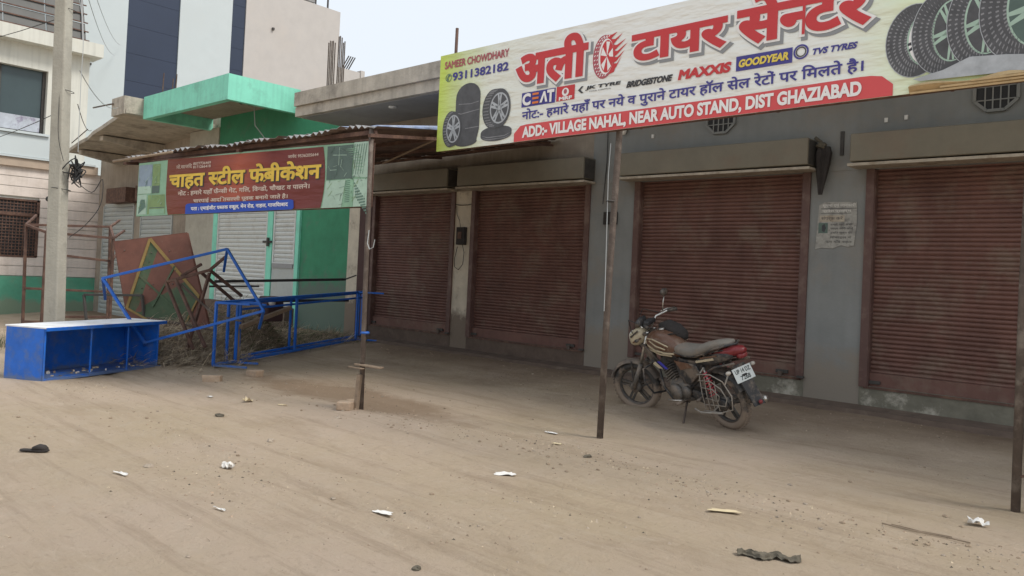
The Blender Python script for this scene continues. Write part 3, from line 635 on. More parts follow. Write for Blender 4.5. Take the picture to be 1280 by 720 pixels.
# the pipes that carry it
def support(name, pts, r, label, grp='iron pipes that hold up the signboards', n=10):
    t = thing(name, pts[0], label, 'pole', grp); l = Vector(pts[0])
    b = MB(); b.tube([Vector(p)-l for p in pts], r, 'pipe_rust', n); b.build('pipe', t); return t
t = support('support_pole', [(-4.39, 6.12, -.1), (-4.40, 6.17, 1.5), (-4.42, 6.26, 2.9), (-4.44, 6.30, 3.9)], .032, 'bare iron pipe standing in the dirt between the motorcycle and the second shutter')
b = MB(); b.tube([(.01, -.036, 1.3), (.01, -.038, 1.6), (-.012, -.035, 2.6), (0, -.035, 2.9)], .004, 'cable_grey', 5); b.build('cable_or_highlight', t)  # thin pale strand stands in for the highlight along the pipe
b = MB(); b.torus((0, 0, 2.35), (0, 0, 1), .036, .008, 'dark_iron', 12, 5); b.build('binding_wire', t)
t = support('support_pole', [(-1.09, 6.55, -.1), (-1.09, 6.56, 1.6), (-1.07, 6.55, 3.1), (-1.06, 6.5, 4.0)], .03, 'rusty twin iron pipe at the right edge beside the fourth shutter')
b = MB(); b.tube([(.1, .02, -.0), (.09, .02, 1.2), (.10, .02, 2.9)], .018, 'pipe_rust', 8); b.build('second_pipe', t)
for z in (.35, 1.0, 1.75): b = MB(); b.tube([(0, -.01, z), (.1, .01, z+.02)], .01, 'rust', 6); b.build('rung', t)
t = support('support_pole', [(-6.65, 5.02, -.1), (-6.655, 5.0, 1.2), (-6.66, 4.99, 2.2), (-6.66, 4.98, 2.98)], .026, 'thin pipe tied to a wooden stump at the right end of the red signboard')
b = MB(); b.bar((-.03, -.05, .0), (.0, -.04, .50), .055, .05, 'wood'); bevel(b.build('stump', t), .008)
b = MB(); b.bar((-.06, -.05, .60), (.24, .05, .585), .08, .016, 'wood'); b.bar((-.12, -.08, .57), (.08, -.06, .565), .06, .010, 'wood'); bevel(b.build('nailed_board', t), .003)
b = MB(); b.torus((0, .0, .93), (0, 0, 1), .034, .014, 'blue_paint', 12, 6); b.build('blue_tie', t)
b = MB(); b.tube([(.02, -.03, 2.0), (.03, -.05, 1.86), (.07, -.05, 1.80), (.13, -.05, 1.82), (.15, -.05, 1.9)], .005, 'cable_grey', 5); b.build('hanging_hook', t)
# ================================================================== STEEL FABRICATOR'S SIGNBOARD
ang2 = math.atan2(1.13, 3.33)
s2r = thing('signboard', (-10.0, 3.84, 2.0), 'maroon steel fabrication signboard with yellow Hindi lettering hung under the tin awning', 'signboard', rz=ang2)
def s2(u, v, l): return (u, -l+.003*sin(u*3.1), v+.045*(u-.2))
M['flex2'] = grad_mat('flex2', [(.6, (.20, .068, .045)), (1.3, (.20, .055, .042)), (1.75, (.40, .105, .065)), (2.3, (.19, .046, .04)), (3.0, (.16, .045, .04))])
b = MB(); nx, nz = 60, 6; vs = [s2(.19+3.34*i/nx, .0+(.645+.02*sin(i/nx*pi)+.03*i/nx)*j/nz, 0) for j in range(nz+1) for i in range(nx+1)]
vs2 = [(p[0], p[1]+.008, p[2]) for p in vs]; o2 = len(vs)
fs = [(j*(nx+1)+i, j*(nx+1)+i+1, (j+1)*(nx+1)+i+1, (j+1)*(nx+1)+i) for j in range(nz) for i in range(nx)]
fs += [tuple(k+o2 for k in f[::-1]) for f in fs]
b.add(vs+vs2, fs, 'ink_mint', True); b.build('flex_sheet', s2r)
pp = []
for k in range(40):
    def lf(v): return .66+.05*(abs(v-.33)/.33)**2*(1 if v < .33 else .1)
    v0, v1 = .003+.66*k/40, .003+.66*(k+1)/40
    def rt(v): return 2.97-.04*((v-.33)/.33)**2
    us = [0, .12, .25, .37, .5, .62, .75, .87, 1]
    for a, c in zip(us[:-1], us[1:]):
        pp.append(([(lf(v0)+(rt(v0)-lf(v0))*a, v0), (lf(v0)+(rt(v0)-lf(v0))*c, v0), (lf(v1)+(rt(v1)-lf(v1))*c, v1), (lf(v1)+(rt(v1)-lf(v1))*a, v1)], M['flex2'], .003))
flat('red_panel', s2r, pp, s2)
ph = [([(.20, .27), (.42, .27), (.42, .62), (.20, .62)], 'ink_lilac', .003), ([(.20, .27), (.42, .27), (.42, .36), (.20, .36)], 'ink_mist', .0036), ([(.43, .33), (.55, .33), (.55, .62), (.43, .62)], 'ink_leaf', .003), ([(.43, .27), (.55, .27), (.55, .36), (.43, .36)], 'ink_slate', .0036),
      ([(.20, .02), (.35, .02), (.35, .26), (.20, .26)], 'ink_mist', .003), ([(.37, .02), (.66, .02), (.645, .25), (.37, .25)], 'ink_leaf', .0026), ([(.40, .09), (.65, .09), (.65, .10), (.40, .10)], 'ink_slate', .0036), ([(.40, .02), (.65, .02), (.65, .08), (.40, .08)], 'ink_mint', .0036)]
for k in range(7): ph.append(([(.22+.018*k, .03+.012*k), (.235+.018*k, .03+.012*k), (.26+.01*k, .2), (.25+.01*k, .2)], 'ink_greenline', .0042+.0002*k))
flat('printed_photo', s2r, ph, s2)
ph = [([(2.99, .30), (3.32, .30), (3.32, .66), (2.985, .66)], 'ink_slate', .003), ([(3.33, .32), (3.52, .30), (3.52, .68), (3.33, .68)], 'ink_mist', .003), ([(2.95, .0), (3.2, .0), (3.24, .29), (2.99, .29)], 'ink_mist', .003), ([(3.22, .0), (3.34, .0), (3.34, .29), (3.26, .29)], 'ink_mint', .0026), ([(3.35, .0), (3.52, .0), (3.52, .29), (3.35, .29)], 'ink_mist', .0030)]
for k in range(12): ph.append(([(3.24, .05+.02*k), (3.3, .055+.02*k), (3.3, .063+.02*k), (3.24, .058+.02*k)], 'ink_greenline', .004))
for k in range(7):
    for q in range(6): x = 3.35+.022*k+.006*q; y = .26-.028*k-.0*q-.03*q+.0; ph.append(([(x, y), (x+.014, y-.008), (x+.014, y-.026), (x, y-.02)], 'ink_greenline', .004+.0001*q))
for k in range(9):
    a0 = .2+.13*k; ph.append(([(3.18+.16*cos(a0*1.2), .33+.32*sin(a0*.9)), (3.2+.16*cos(a0*1.2), .33+.32*sin(a0*.9)), (3.35+.12*cos(a0*1.2), .33+.32*sin(a0*.9)), (3.34+.12*cos(a0*1.2), .32+.32*sin(a0*.9))], 'ink_mint', .0045+.0001*k))
for k in range(6): x = 3.30+.03*k; ph.append(([(x, .34), (x+.005, .34), (x+.045, .66), (x+.038, .66)], 'ink_greenline', .006+.0001*k))
ph.append(([(3.14, .45), (3.145, .45), (3.145, .64), (3.14, .64)], 'ink_mist', .004)); ph.append(([(3.03, .4), (3.12, .4), (3.12, .405), (3.03, .405)], 'ink_mist', .004)); ph.append(([(3.06, .56), (3.24, .55), (3.24, .556), (3.06, .566)], 'ink_mist', .0042))
rr = random.Random(4)
for k in range(70):
    x, y = rr.uniform(3.0, 3.5), rr.uniform(.02, .64); a_ = rr.choice([.2, .9, 1.4, 2.2, 2.8]); l_ = rr.uniform(.02, .10); dx_, dy_ = cos(a_)*l_, sin(a_)*l_
    if 2.99 < x+dx_ < 3.51 and .01 < y+dy_ < .66: ph.append(([(x, y), (x+.004, y-.002), (x+dx_+.004, y+dy_-.002), (x+dx_, y+dy_)], rr.choice(['ink_greenline', 'ink_mist', 'ink_slate', 'ink_leaf']), .0065+.00004*k))
flat('printed_photo', s2r, ph, s2)
ph = []
for k in range(50):
    x, y = rr.uniform(.21, .60), rr.uniform(.03, .60); a_ = rr.choice([.1, 1.5, .8, 2.4]); l_ = rr.uniform(.02, .08); dx_, dy_ = cos(a_)*l_, sin(a_)*l_
    if .2 < x+dx_ < .63 and .01 < y+dy_ < .62: ph.append(([(x, y), (x+.005, y-.002), (x+dx_+.005, y+dy_-.002), (x+dx_, y+dy_)], rr.choice(['ink_greenline', 'ink_mist', 'ink_leaf', 'ink_mint']), .0055+.00004*k))
flat('printed_photo', s2r, ph, s2)
put_text('letter_shadow', s2r, 'चाहत स~टील फेब^ीकेशन', (.72, .30, 2.91, .525), 'ink_black', .005, s2, .05, grow=(.010, -.010))
put_text('lettering', s2r, 'चाहत स~टील फेब^ीकेशन', (.72, .30, 2.91, .525), 'ink_gold', .009, s2, .035)
put_text('lettering', s2r, 'प^ो.साजिद', (.81, .54, 1.06, .595), 'ink_pale', .006, s2, .012)
put_text('lettering', s2r, '8077736469', (1.08, .573, 1.35, .603), 'ink_pale', .006, s2, .02)
put_text('lettering', s2r, '8171266418', (1.08, .533, 1.35, .563), 'ink_pale', .006, s2, .02)
put_text('lettering', s2r, 'जावेद 9536205644', (2.46, .565, 2.87, .61), 'ink_pale', .006, s2, .015)
put_text('lettering', s2r, 'नोट : हमारे यहाँ फैन~सी गेट, ग^िल, िवन~डो, चौखट व पालने।', (.86, .215, 2.77, .285), 'ink_pale', .006, s2, .025)
put_text('lettering', s2r, 'चारपाई आदि तसल~ली पूवक बनाये जाते है।', (1.11, .115, 2.48, .182), 'ink_pale', .006, s2, .025)
flat('blue_band', s2r, [([(1.0, .0), (1.0, .10), (1.02, .118), (1.06, .122), (1.8, .117), (2.53, .11), (2.57, .10), (2.58, .02), (2.56, .0)], 'ink_royal', .0145)], s2)
put_text('lettering', s2r, 'पता : एमाईजीट पब~लक स~कूल, मेन रोड, नाहल, गाजियाबाद', (1.09, .025, 2.50, .09), 'ink_white', .0165, s2, .025)
for (p, q) in (((.17, .03, .0), (3.55, .03, .0)), ((.17, .03, .655), (3.55, .03, .70))):
    b = MB(); b.bar((p[0], p[1], p[2]+.045*(p[0]-.2)+.012), (q[0], q[1], q[2]+.045*(q[0]-.2)+.0), .022, .022, 'rust'); b.build('frame_bar', s2r)
for u in (.19, 1.3, 2.4, 3.54): b = MB(); b.bar((u, .05, .045*(u-.2)), (u, .05, .67+.045*(u-.2)), .02, .02, 'rust'); b.build('frame_bar', s2r)
# ================================================================== TIN AWNING
aw = thing('tin_awning', (-6.66, 4.95, 2.9), 'rusty corrugated tin awning on iron purlins above the maroon signboard', 'awning')
fl_, fr, br, bl = Vector((-10.0, 3.80, 2.73)), Vector((-6.60, 4.93, 2.965)), Vector((-7.75, 9.25, 3.62)), Vector((-12.6, 9.0, 3.50))
def awp(u, v, h): p = fl_.lerp(fr, u).lerp(bl.lerp(br, u), v); return p+Vector((0, 0, h))
nsh = 9
for k in range(nsh):                           # overlapping corrugated sheets
    b = MB(); vs = []; fs = []; n = 12; ny_ = 6; jit = random.uniform(-.015, .02); u0, u1 = k/nsh-.004, (k+1)/nsh+.012; v0 = random.uniform(-.02, .012)
    for side in (0, 1):
        for j in range(ny_+1):
            for i in range(n+1):
                u = u0+(u1-u0)*i/n; h = .022*sin(i*pi*.9)+jit*.6+.006*k%.012 + (.05*noise.noise(Vector((u*6, j*.3, 1))) if j == 0 else 0) + (0 if side else -.004)
                vs.append(awp(u, v0+(1-v0)*j/ny_, h)-aw.location)
    o = (n+1)*(ny_+1)
    for j in range(ny_):
        for i in range(n):
            a = j*(n+1)+i; fs.append((a, a+n+1, a+n+2, a+1)); fs.append((o+a, o+a+1, o+a+n+2, o+a+n+1))
    for i in range(n): fs.append((i, i+1, o+i+1, o+i))
    b.add(vs, fs[0::1], 'tin', True); b.mi = [0]*len(b.f); ob = b.build('roof_sheet', aw)
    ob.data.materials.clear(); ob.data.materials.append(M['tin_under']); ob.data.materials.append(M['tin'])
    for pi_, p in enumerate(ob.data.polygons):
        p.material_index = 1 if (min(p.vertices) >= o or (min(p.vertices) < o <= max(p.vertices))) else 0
for v in (.02, .35, .68, .97):
    b = MB(); b.bar(awp(0, v, -.05)-aw.location, awp(1, v, -.05)-aw.location, .04, .045, 'rust'); b.build('purlin', aw)
for u in (.0, .5, .995):
    b = MB(); b.bar(awp(u, .0, -.085)-aw.location, awp(u, 1, -.085)-aw.location, .035, .035, 'rust'); b.build('rafter', aw)
b = MB(); b.tube([awp(-.02, -.02, -.06)-aw.location, awp(.25, -.02, -.03)-aw.location], .016, 'wood', 7); b.build('bamboo', aw)
# patched second sheet towards the big sign
t = thing('tin_sheet', (-7.4, 6.5, 3.2), 'loose blue and white tin sheet lying between the awning and the tyre signboard', 'tin sheet')
b = MB(); vs = []; n = 24
for j in (0, 1):
    for i in range(n+1):
        p = Vector((-9.6, 6.6, 3.50)).lerp(Vector((-6.9, 6.15, 3.17)), i/n) + (Vector((.1, 1.6, .28)) if j else Vector((0, 0, 0))); vs.append(p+Vector((0, 0, .008*sin(i*2.1)+.03*noise.noise(p)))-t.location)
vs += [v+Vector((0, 0, .035)) if k <= n else v+Vector((0, 0, .01)) for k, v in enumerate(vs)]
o = 2*(n+1); fs = [(i, i+1, n+2+i, n+1+i) for i in range(n)] + [(o+i, o+n+1+i, o+n+2+i, o+i+1) for i in range(n)] + [(i, o+i, o+i+1, i+1) for i in range(n)]
b.add(vs, fs, 'sheet_blue', True); b.build('sheet', t)
b = MB(); b.bar((-2.3, .1, .16), (.5, -.35, -.12), .03, .03, 'rust'); b.build('edge_bar', t)
b = MB(); b.bar((-.75, -.2, -.33), (.55, -.35, -.11), .02, .015, 'wood'); b.build('lath', t)
# ================================================================== GREEN SHOP
gs = thing('shop_building', (-16.4, 9.5, 0), 'small green-painted shop with mint door frames, white shutters and a mint box canopy', 'building')
GY = 9.5
def gpart(name, boxes):
    b = MB()
    for (a, c, m) in boxes: b.box(a, c, m)
    return prt(b, name, gs)
gpart('wall', [((-15.05, GY, -.3), (-13.05, GY+.2, 5.3), 'green_wall'), ((-19.0, GY, 3.0), (-15.05, GY+.2, 5.3), 'green_wall')])
gpart('rear_body', [((-19.9, GY+.2, -.3), (-13.14, GY+4, 5.3), 'concrete')])
gpart('grey_pillar', [((-20.6, GY-.03, -.3), (-19.0, GY+.2, 4.9), 'pole_concrete')])
gpart('door_step', [((-18.95, GY-.28, -.3), (-15.1, GY, .55), 'plinth_brown')])
for (x0, x1) in ((-19.02, -18.80), (-16.38, -16.16), (-15.19, -15.05)):
    gpart('door_frame', [((x0, GY-.05, -.1), (x1, GY+.02, 3.0), 'mint_paint')])
def wshutter(x0, x1, z0, z1, y, root, m, pitch=.11, name='roller_shutter', rail=True):
    rt = bpy.data.objects.new(name, None); C.objects.link(rt); rt.parent = root; l = root.location; rt.location = (x0-l.x, y-l.y, z0-l.z)
    k = 0; z = 0
    while z < z1-z0-.02:
        b = MB(); h = pitch*.94; wob = random.uniform(-.004, .004)
        b.add([(0, wob, z), (x1-x0, wob+random.uniform(-.003, .003), z), (x1-x0, -.02+wob, z+h*.5), (0, -.02+wob, z+h*.5), (0, wob+.006, z+h), (x1-x0, wob+.006, z+h)], [(0, 1, 2, 3), (3, 2, 5, 4)], m); o = b.build('slat', rt)
        z += pitch; k += 1
    b = MB(); b.box((-.0, -.03, -.04), (x1-x0, .0, -.002), m); b.build('bottom_bar', rt)
    b = MB(); b.box((0, .02, -.02), (x1-x0, .03, z1-z0), 'dark_void'); b.build('backing', rt)
    if rail:
        for xx in (0, x1-x0): b = MB(); b.box((xx-.03, -.035, -.04), (xx+.02, .02, z1-z0), m); b.build('guide_rail', rt)
    return rt
wshutter(-18.76, -16.42, .58, 3.0, GY-.01, gs, 'white_shutter', .10)
wshutter(-16.1, -15.24, 1.55, 3.0, GY-.01, gs, 'white_shutter', .10)
gpart('lower_door', [((-16.14, GY-.03, .56), (-15.22, GY, 1.5), 'steel_shutter'), ((-16.1, GY-.06, 1.42), (-15.25, GY-.03, 1.52), 'soffit')])
gpart('hasp', [((-16.5, GY-.09, 1.98), (-16.15, GY-.05, 2.03), 'dark_iron'), ((-16.3, GY-.11, 1.90), (-16.24, GY-.07, 2.1), 'dark_iron')])
# canopy: fascia ring around a recessed ceiling
cx0, cx1, cy0, z0, z1 = -19.55, -15.36, 7.8, 4.86, 5.40
gpart('canopy', [((cx0, cy0, z0), (cx1, cy0+.14, z1), 'mint_paint'), ((cx0, cy0+.14, z0), (cx0+.14, GY, z1), 'mint_paint'), ((cx1-.14, cy0+.14, z0), (cx1, GY, z1), 'mint_paint'), ((cx0+.14, cy0+.14, z0+.30), (cx1-.14, GY, z1-.02), 'mint_paint')])
gpart('canopy_ceiling', [((cx0+.16, cy0+.16, z0+.285), (cx1-.16, GY-.01, z0+.298), 'beige_plaster')])
b = MB(); b.tube([(-16.3, 8.9, 5.13), (-16.28, 8.95, 4.6), (-16.2, 9.3, 4.2), (-16.3, 9.45, 3.9)], .012, 'cable_grey', 5); b.tube([(-17.6, 9.47, 4.45), (-16.9, 9.47, 4.2), (-16.3, 9.46, 4.0)], .01, 'cable_grey', 5); prt(b, 'hanging_wire', gs)
b = MB(); b.blob((-16.5, 8.7, 5.10), .05, 'dark_iron')
for k in range(3): a = k*2.1; b.bar((-16.5, 8.7, 5.09), (-16.5+.55*cos(a), 8.7+.55*sin(a), 5.08), .10, .012, 'beige_plaster')
prt(b, 'ceiling_fan', gs)
b = MB()
for (x, y, h) in ((-19.0, 8.0, .55), (-18.7, 8.1, .4), (-18.4, 8.05, .45)): b.tube([(x, y, 5.4), (x+.03, y, 5.4+h)], .013, 'rust', 5)
prt(b, 'rebar', gs)
# starter bars standing on the roof next to the slab
for (gx, gy) in ((-14.72, 9.75), (-14.36, 9.75)):
    t = thing('rebar_cluster', (gx, gy, 5.28), 'bundle of bare steel starter bars rising beside the mint canopy, ' + ('left one' if gx < -14.5 else 'right one'), 'rebar', 'starter bars on the flat roof')
    for k in range(5):
        b = MB(); x = (k % 3)*.06; y = (k//3)*.12; b.tube([(x, y, 0), (x+random.uniform(-.03, .03), y, 1.1+random.uniform(0, .12))], .014, 'pipe_rust', 5); b.build('bar', t)
# ================================================================== GREY NEIGHBOUR SHOP WITH CONCRETE CANOPY
ns = thing('shop_building', (-23, 9.7, 0), 'unpainted cement shop with ribbed steel shutters under a broken concrete canopy', 'building')
def npart(name, boxes, hexa=None):
    b = MB()
    for (a, c, m) in boxes: b.box(a, c, m)
    for (h, m) in (hexa or []): b.hexa(h, m)
    return prt(b, name, ns)
NY = 9.7
npart('wall', [((-27.45, NY, 3.1), (-20.62, NY+.2, 4.95), 'beige_plaster'), ((-27.45, NY+.2, -.5), (-19.95, NY+4, 4.8), 'concrete')])
for (x0, x1) in ((-27.45, -26.9), (-24.55, -24.0), (-21.9, -20.62)): npart('pillar', [((x0, NY, -.6), (x1, NY+.2, 3.1), 'beige_plaster')])
wshutter(-26.9, -24.55, -.3, 3.1, NY-.0, ns, 'steel_shutter', .14); wshutter(-24.0, -21.9, -.3, 3.1, NY-.0, ns, 'steel_shutter', .14)
for x in (-25.9, -23.7): npart('shutter_hood', [((x, NY-.35, 3.15), (x+1.5, NY-.003, 3.6), 'rust')])
# canopy slab: shallow at the far end, deep by the green shop, its front edge cracked
cn = 8; fpts = []; 
for i in range(cn+1):
    t_ = i/cn; fpts.append(Vector((-26.4+6.85*t_, 8.35-.95*t_ + .06*noise.noise(Vector((t_*9, 0, 0))), 4.62+.33*t_+.03*noise.noise(Vector((t_*7, 2, 0))))))
b = MB()
for i in range(cn):
    a, c = fpts[i], fpts[i+1]
    b.hexa([a, c, Vector((c.x, NY, c.z)), Vector((a.x, NY, a.z)), a+Vector((0, 0, .10)), c+Vector((0, 0, .10)), Vector((c.x, NY, c.z+.1)), Vector((a.x, NY, a.z+.1))], 'concrete')
prt(b, 'canopy_slab', ns)
for x in (-25.6, -22.9):
    yf = 8.35-.95*(x+26.4)/6.85+.15; zf = 4.6+.33*(x+26.4)/6.85; b = MB(); b.hexa([(x, yf, zf-.12), (x+.25, yf, zf-.12), (x+.25, NY, zf-.32), (x, NY, zf-.32), (x, yf, zf-.0), (x+.25, yf, zf-.0), (x+.25, NY, zf), (x, NY, zf)], 'concrete'); prt(b, 'canopy_beam', ns)
npart('edge_beam', [((-20.35, 7.36, 4.93), (-19.58, 9.5, 5.36), 'concrete')])
b = MB(); b.tube([(-21.4, 7.3, 5.25), (-20.2, 7.33, 5.22)], .02, 'pipe_rust', 5); b.tube([(-25.0, 8.0, 4.75), (-23.2, 7.8, 4.95)], .015, 'pipe_rust', 5); prt(b, 'rebar', ns)
# ================================================================== WHITE HOUSE WITH BOARDED FRONT AND GREEN BASE
LX = -27.5
lh = thing('house', (LX, 6, 0), 'two-storey white and cream house with boarded ground floor, mesh window and green painted base', 'building')
def lpart(name, boxes, root=lh):
    b = MB()
    for (a, c, m) in boxes: b.box(a, c, m)
    return prt(b, name, root)
# in plan the face looks along +X; y runs from left (near 0) to right (10.6)
lpart('wall', [((LX-6, -4, -.8), (LX-.06, 10.9, 4.15), 'cream_wall'), ((LX-6, -4, 5.45), (LX-.0, 6.0, 7.9), 'cream_wall'), ((LX-6, 8.02, 5.2), (LX, 9.2, 7.9), 'cream_wall'), ((LX-6, 6.0, 7.2), (LX, 8.02, 7.9), 'cream_wall'), ((LX-6, -4, 4.4), (LX+.0, 9.2, 5.2), 'cream_wall')])
lpart('green_base', [((LX-.05, -4, -.8), (LX+.02, 10.9, .76), 'green_low')])
z = .77; k = 0
while z < 4.0:
    segs = [(-4, 10.9)] if z > 3.13 or z < 1.3 else [(-4, 5.6), (7.98, 10.9)]
    for (ya, yb) in segs:
        b = MB(); b.box((LX-.058, ya, z+.012), (LX-.012+random.uniform(0, .006), yb, z+.30), 'cream_board'); prt(b, 'plank', lh)
    z += .305
lpart('string_course', [((LX-.06, -4, 4.12), (LX+.10, 9.6, 4.38), 'lip_beige'), ((LX+.0, -4, 4.385), (LX+.16, 9.5, 4.44), 'white_wall')])
lpart('balcony_band', [((LX+.0, -4, 4.45), (LX+.12, 8.35, 5.12), 'white_wall'), ((LX+.0, -4, 5.13), (LX+.2, 8.1, 5.2), 'white_wall')])
lpart('roof_ledge', [((LX-.5, -4, 7.9), (LX+.45, 9.45, 8.32), 'cream_wall')])
wf = lpart('window', [((LX-.28, 5.6, 5.2), (LX-.24, 8.0, 7.2), 'window_glass')])
def sub(parent, name, boxes):
    b = MB()
    l = lh.location
    for (a, c, m) in boxes: b.box(a, c, m)
    b.v = [(v[0]-l.x, v[1]-l.y, v[2]-l.z) for v in b.v]; return b.build(name, parent)
sub(wf, 'frame', [((LX-.24, 7.93, 5.2), (LX-.18, 8.0, 7.2), 'dark_iron'), ((LX-.24, 5.6, 5.2), (LX-.18, 8.0, 5.26), 'dark_iron'), ((LX-.24, 6.75, 5.2), (LX-.19, 6.8, 7.2), 'dark_iron')])
sub(wf, 'patterned_cloth', [((LX-.2, 5.6, 5.27), (LX-.17, 7.9, 5.72), 'cloth_pattern')])
gw = lpart('mesh_window', [((LX-.10, 5.6, 1.36), (LX-.05, 7.98, 3.12), 'dark_void')])
b = MB()
for i in range(26): y = 5.6+2.36*i/25; b.box((LX-.04, y-.012, 1.38), (LX-.03, y+.012, 3.1), 'rust')
for i in range(19): z = 1.38+1.7*i/18; b.box((LX-.03, 5.6, z-.012), (LX-.02, 7.96, z+.012), 'rust')
l = lh.location; b.v = [(v[0]-l.x, v[1]-l.y, v[2]-l.z) for v in b.v]; tag(b.build('wire_mesh', gw), kind='stuff')
sub(gw, 'frame', [((LX-.045, 5.6, 2.62), (LX+.0, 7.98, 2.72), 'rust'), ((LX-.045, 7.92, 1.36), (LX+.0, 8.0, 3.14), 'rust'), ((LX-.045, 5.6, 3.08), (LX+.0, 7.98, 3.14), 'rust'), ((LX-.045, 5.6, 1.34), (LX+.0, 7.98, 1.4), 'rust')])
# dark slatted panels standing on its roof
sp_ = thing('solar_array', (LX+.1, 5, 8.35), 'dark slanted panel rack on the roof of the white house', 'solar panel')
for i in range(8):
    for j in range(4):
        y = -.3+1.17*i; z_ = .06+.62*j; x_ = -.22*j; b = MB()
        b.hexa([(x_, y, z_), (x_, y+1.13, z_), (x_-.04, y+1.13, z_), (x_-.04, y, z_), (x_-.2, y, z_+.58), (x_-.2, y+1.13, z_+.58), (x_-.24, y+1.13, z_+.58), (x_-.24, y, z_+.58)], 'panel_grey'); b.build('panel', sp_)
for j in range(8):
    b = MB(); b.bar((-.11*j+.04, -.4, .06+j*.31), (-.11*j+.04, 9.1, .06+j*.31), .035, .035, 'rust'); b.build('rail', sp_)
for y in (.8, 1.0, 2.6, 6.0, 6.2, 8.9): b = MB(); b.bar((.08, y, .0), (-.82, y+.1, 2.6), .045, .045, 'soffit'); b.build('strut', sp_)
sp_.location = (LX+.1, 0, 8.35)
# ================================================================== TALL WHITE BLOCK
TX = -30.5
tb = thing('apartment_building', (TX, 15, 0), 'tall plain white building with two dark blue glass strips and a stepped roofline', 'building')
def tpart(name, boxes):
    b = MB()
    for (a, c, m) in boxes: b.box(a, c, m)
    return prt(b, name, tb)
tpart('wall', [((TX-9, 9.3, -.5), (TX, 11.42, 14.6), 'white_wall'), ((TX-9, 11.42, -.5), (TX-.12, 13.36, 14.6), 'white_wall'), ((TX-9, 13.36, -.5), (TX, 15.5, 13.25), 'white_wall'), ((TX-9, 15.5, -.5), (TX-.12, 16.1, 13.25), 'white_wall'), ((TX-9, 16.1, -.5), (TX+.0, 20.72, 13.22), 'pinkish_wall')])
tpart('low_wing', [((TX-8, 20.73, -.5), (TX-.15, 22.2, 10.75), 'pinkish_wall'), ((TX-8, 22.1, 10.0), (TX-.1, 22.32, 10.85), 'pinkish_wall')])
for (y0, y1, nn, zt) in ((11.43, 13.35, 9, 14.3), (15.51, 16.09, 9, 13.0)):
    for k in range(nn):
        za, zb = 5.0+(zt-5)*k/nn, 5.0+(zt-5)*(k+1)/nn
        g = tpart('glass_pane', [((TX-.11, y0, za+.004), (TX-.05, y1, zb-.004), 'blue_glass')])
tpart('wall_fitting', [((TX, 10.15, 8.35), (TX+.08, 10.24, 8.43), 'dark_iron'), ((TX, 17.3, 11.5), (TX+.09, 17.39, 11.6), 'dark_iron')])
wt = thing('roof_tank_stand', (TX-1, 19.6, 13.22), 'small dark box on thin legs at the corner of the tall white roof', 'roof tank')
b = MB(); b.box((-.3, -.9, .25), (.5, .1, .75), 'soffit'); b.build('box', wt)
for (x, y) in ((-.3, -.9), (.5, -.9), (.5, .1), (.5, .75)): b = MB(); b.bar((x, y, 0), (x, y, 1.0 if y < .5 else .7), .06, .06, 'dark_iron'); b.build('leg', wt)
t = thing('rebar_cluster', (TX-.6, 21.3, 10.75), 'short bent starter bars on the low wing of the white building', 'rebar', 'starter bars on the flat roof')
for k in range(4): b = MB(); b.tube([(0, k*.12, 0), (.1, k*.12+.35, .75)], .03, 'dark_iron', 5); b.build('bar', t)
fb = thing('house', (-33, 30, 0), 'distant low pale building showing just above the roof slab', 'building')
b = MB(); b.box((-4, -4, -.5), (4, 6, 10.9), 'cream_wall'); b.build('wall', fb)
b = MB()
for k in range(8): b.box((4.05, -3.5+k*1.1, 10.9), (4.1, -3.35+k*1.1, 11.7), 'soffit')
b.build('railing', fb)
# ================================================================== ELECTRIC POLE
ep = thing('electric_pole', (-12.62, 3.96, 0), 'square concrete electric pole behind the blue counter, wrapped with wires', 'pole')
b = MB(); b.hexa([(-.115, -.095, -.3), (.115, -.095, -.3), (.115, .095, -.3), (-.115, .095, -.3), (-.33, -.11, 9.2), (-.17, -.11, 9.2), (-.17, .03, 9.2), (-.33, .03, 9.2)], 'pole_concrete'); o = b.build('shaft', ep); o.rotation_euler = (0, .0, R(32)); bevel(o, .02, 2)
for z in (2.45, 3.9, 5.1, 5.7): b = MB(); b.torus((-.024*z, -.006*z, z), (.05, .1, 1), .145-.006*z, .005, 'wire_black', 16, 5); b.build('binding_wire', ep)
b = MB(); b.tube(smooth([(-.03, -.11, 4.9), (-.02, -.115, 4.3), (.0, -.12, 3.7), (.05, -.12, 3.2), (.10, -.05, 2.85)]), .0045, 'wire_black', 5); b.build('cable_or_highlight', ep)
b = MB(); b.tube(smooth([(.0, .0, 5.6), (.14, .1, 4.8), (.17, .1, 4.0), (.15, .12, 3.0)]), .005, 'cable_grey', 5); b.build('cable_or_highlight', ep)
b = MB(); b.tube(smooth([(.12, .1, 2.6), (.32, .28, 2.42), (.42, .38, 2.62), (.40, .38, 2.25), (.28, .24, 1.95), (.12, .08, 1.75)]), .006, 'wire_black', 5); b.build('cable_or_highlight', ep)
b = MB(); rr = random.Random(3)
for k in range(16):
    c0 = Vector((.14, .13, 2.72)); pts = smooth([c0+Vector((rr.gauss(0, .05), rr.gauss(0, .05), rr.gauss(0, .09))) for _ in range(5)], 4); b.tube(pts, .009, 'wire_black', 5)
b.build('cable_bundle', ep)
b = MB(); b.blob((-.22, -.12, 2.3), .04, 'wire_black'); b.build('bolt', ep)
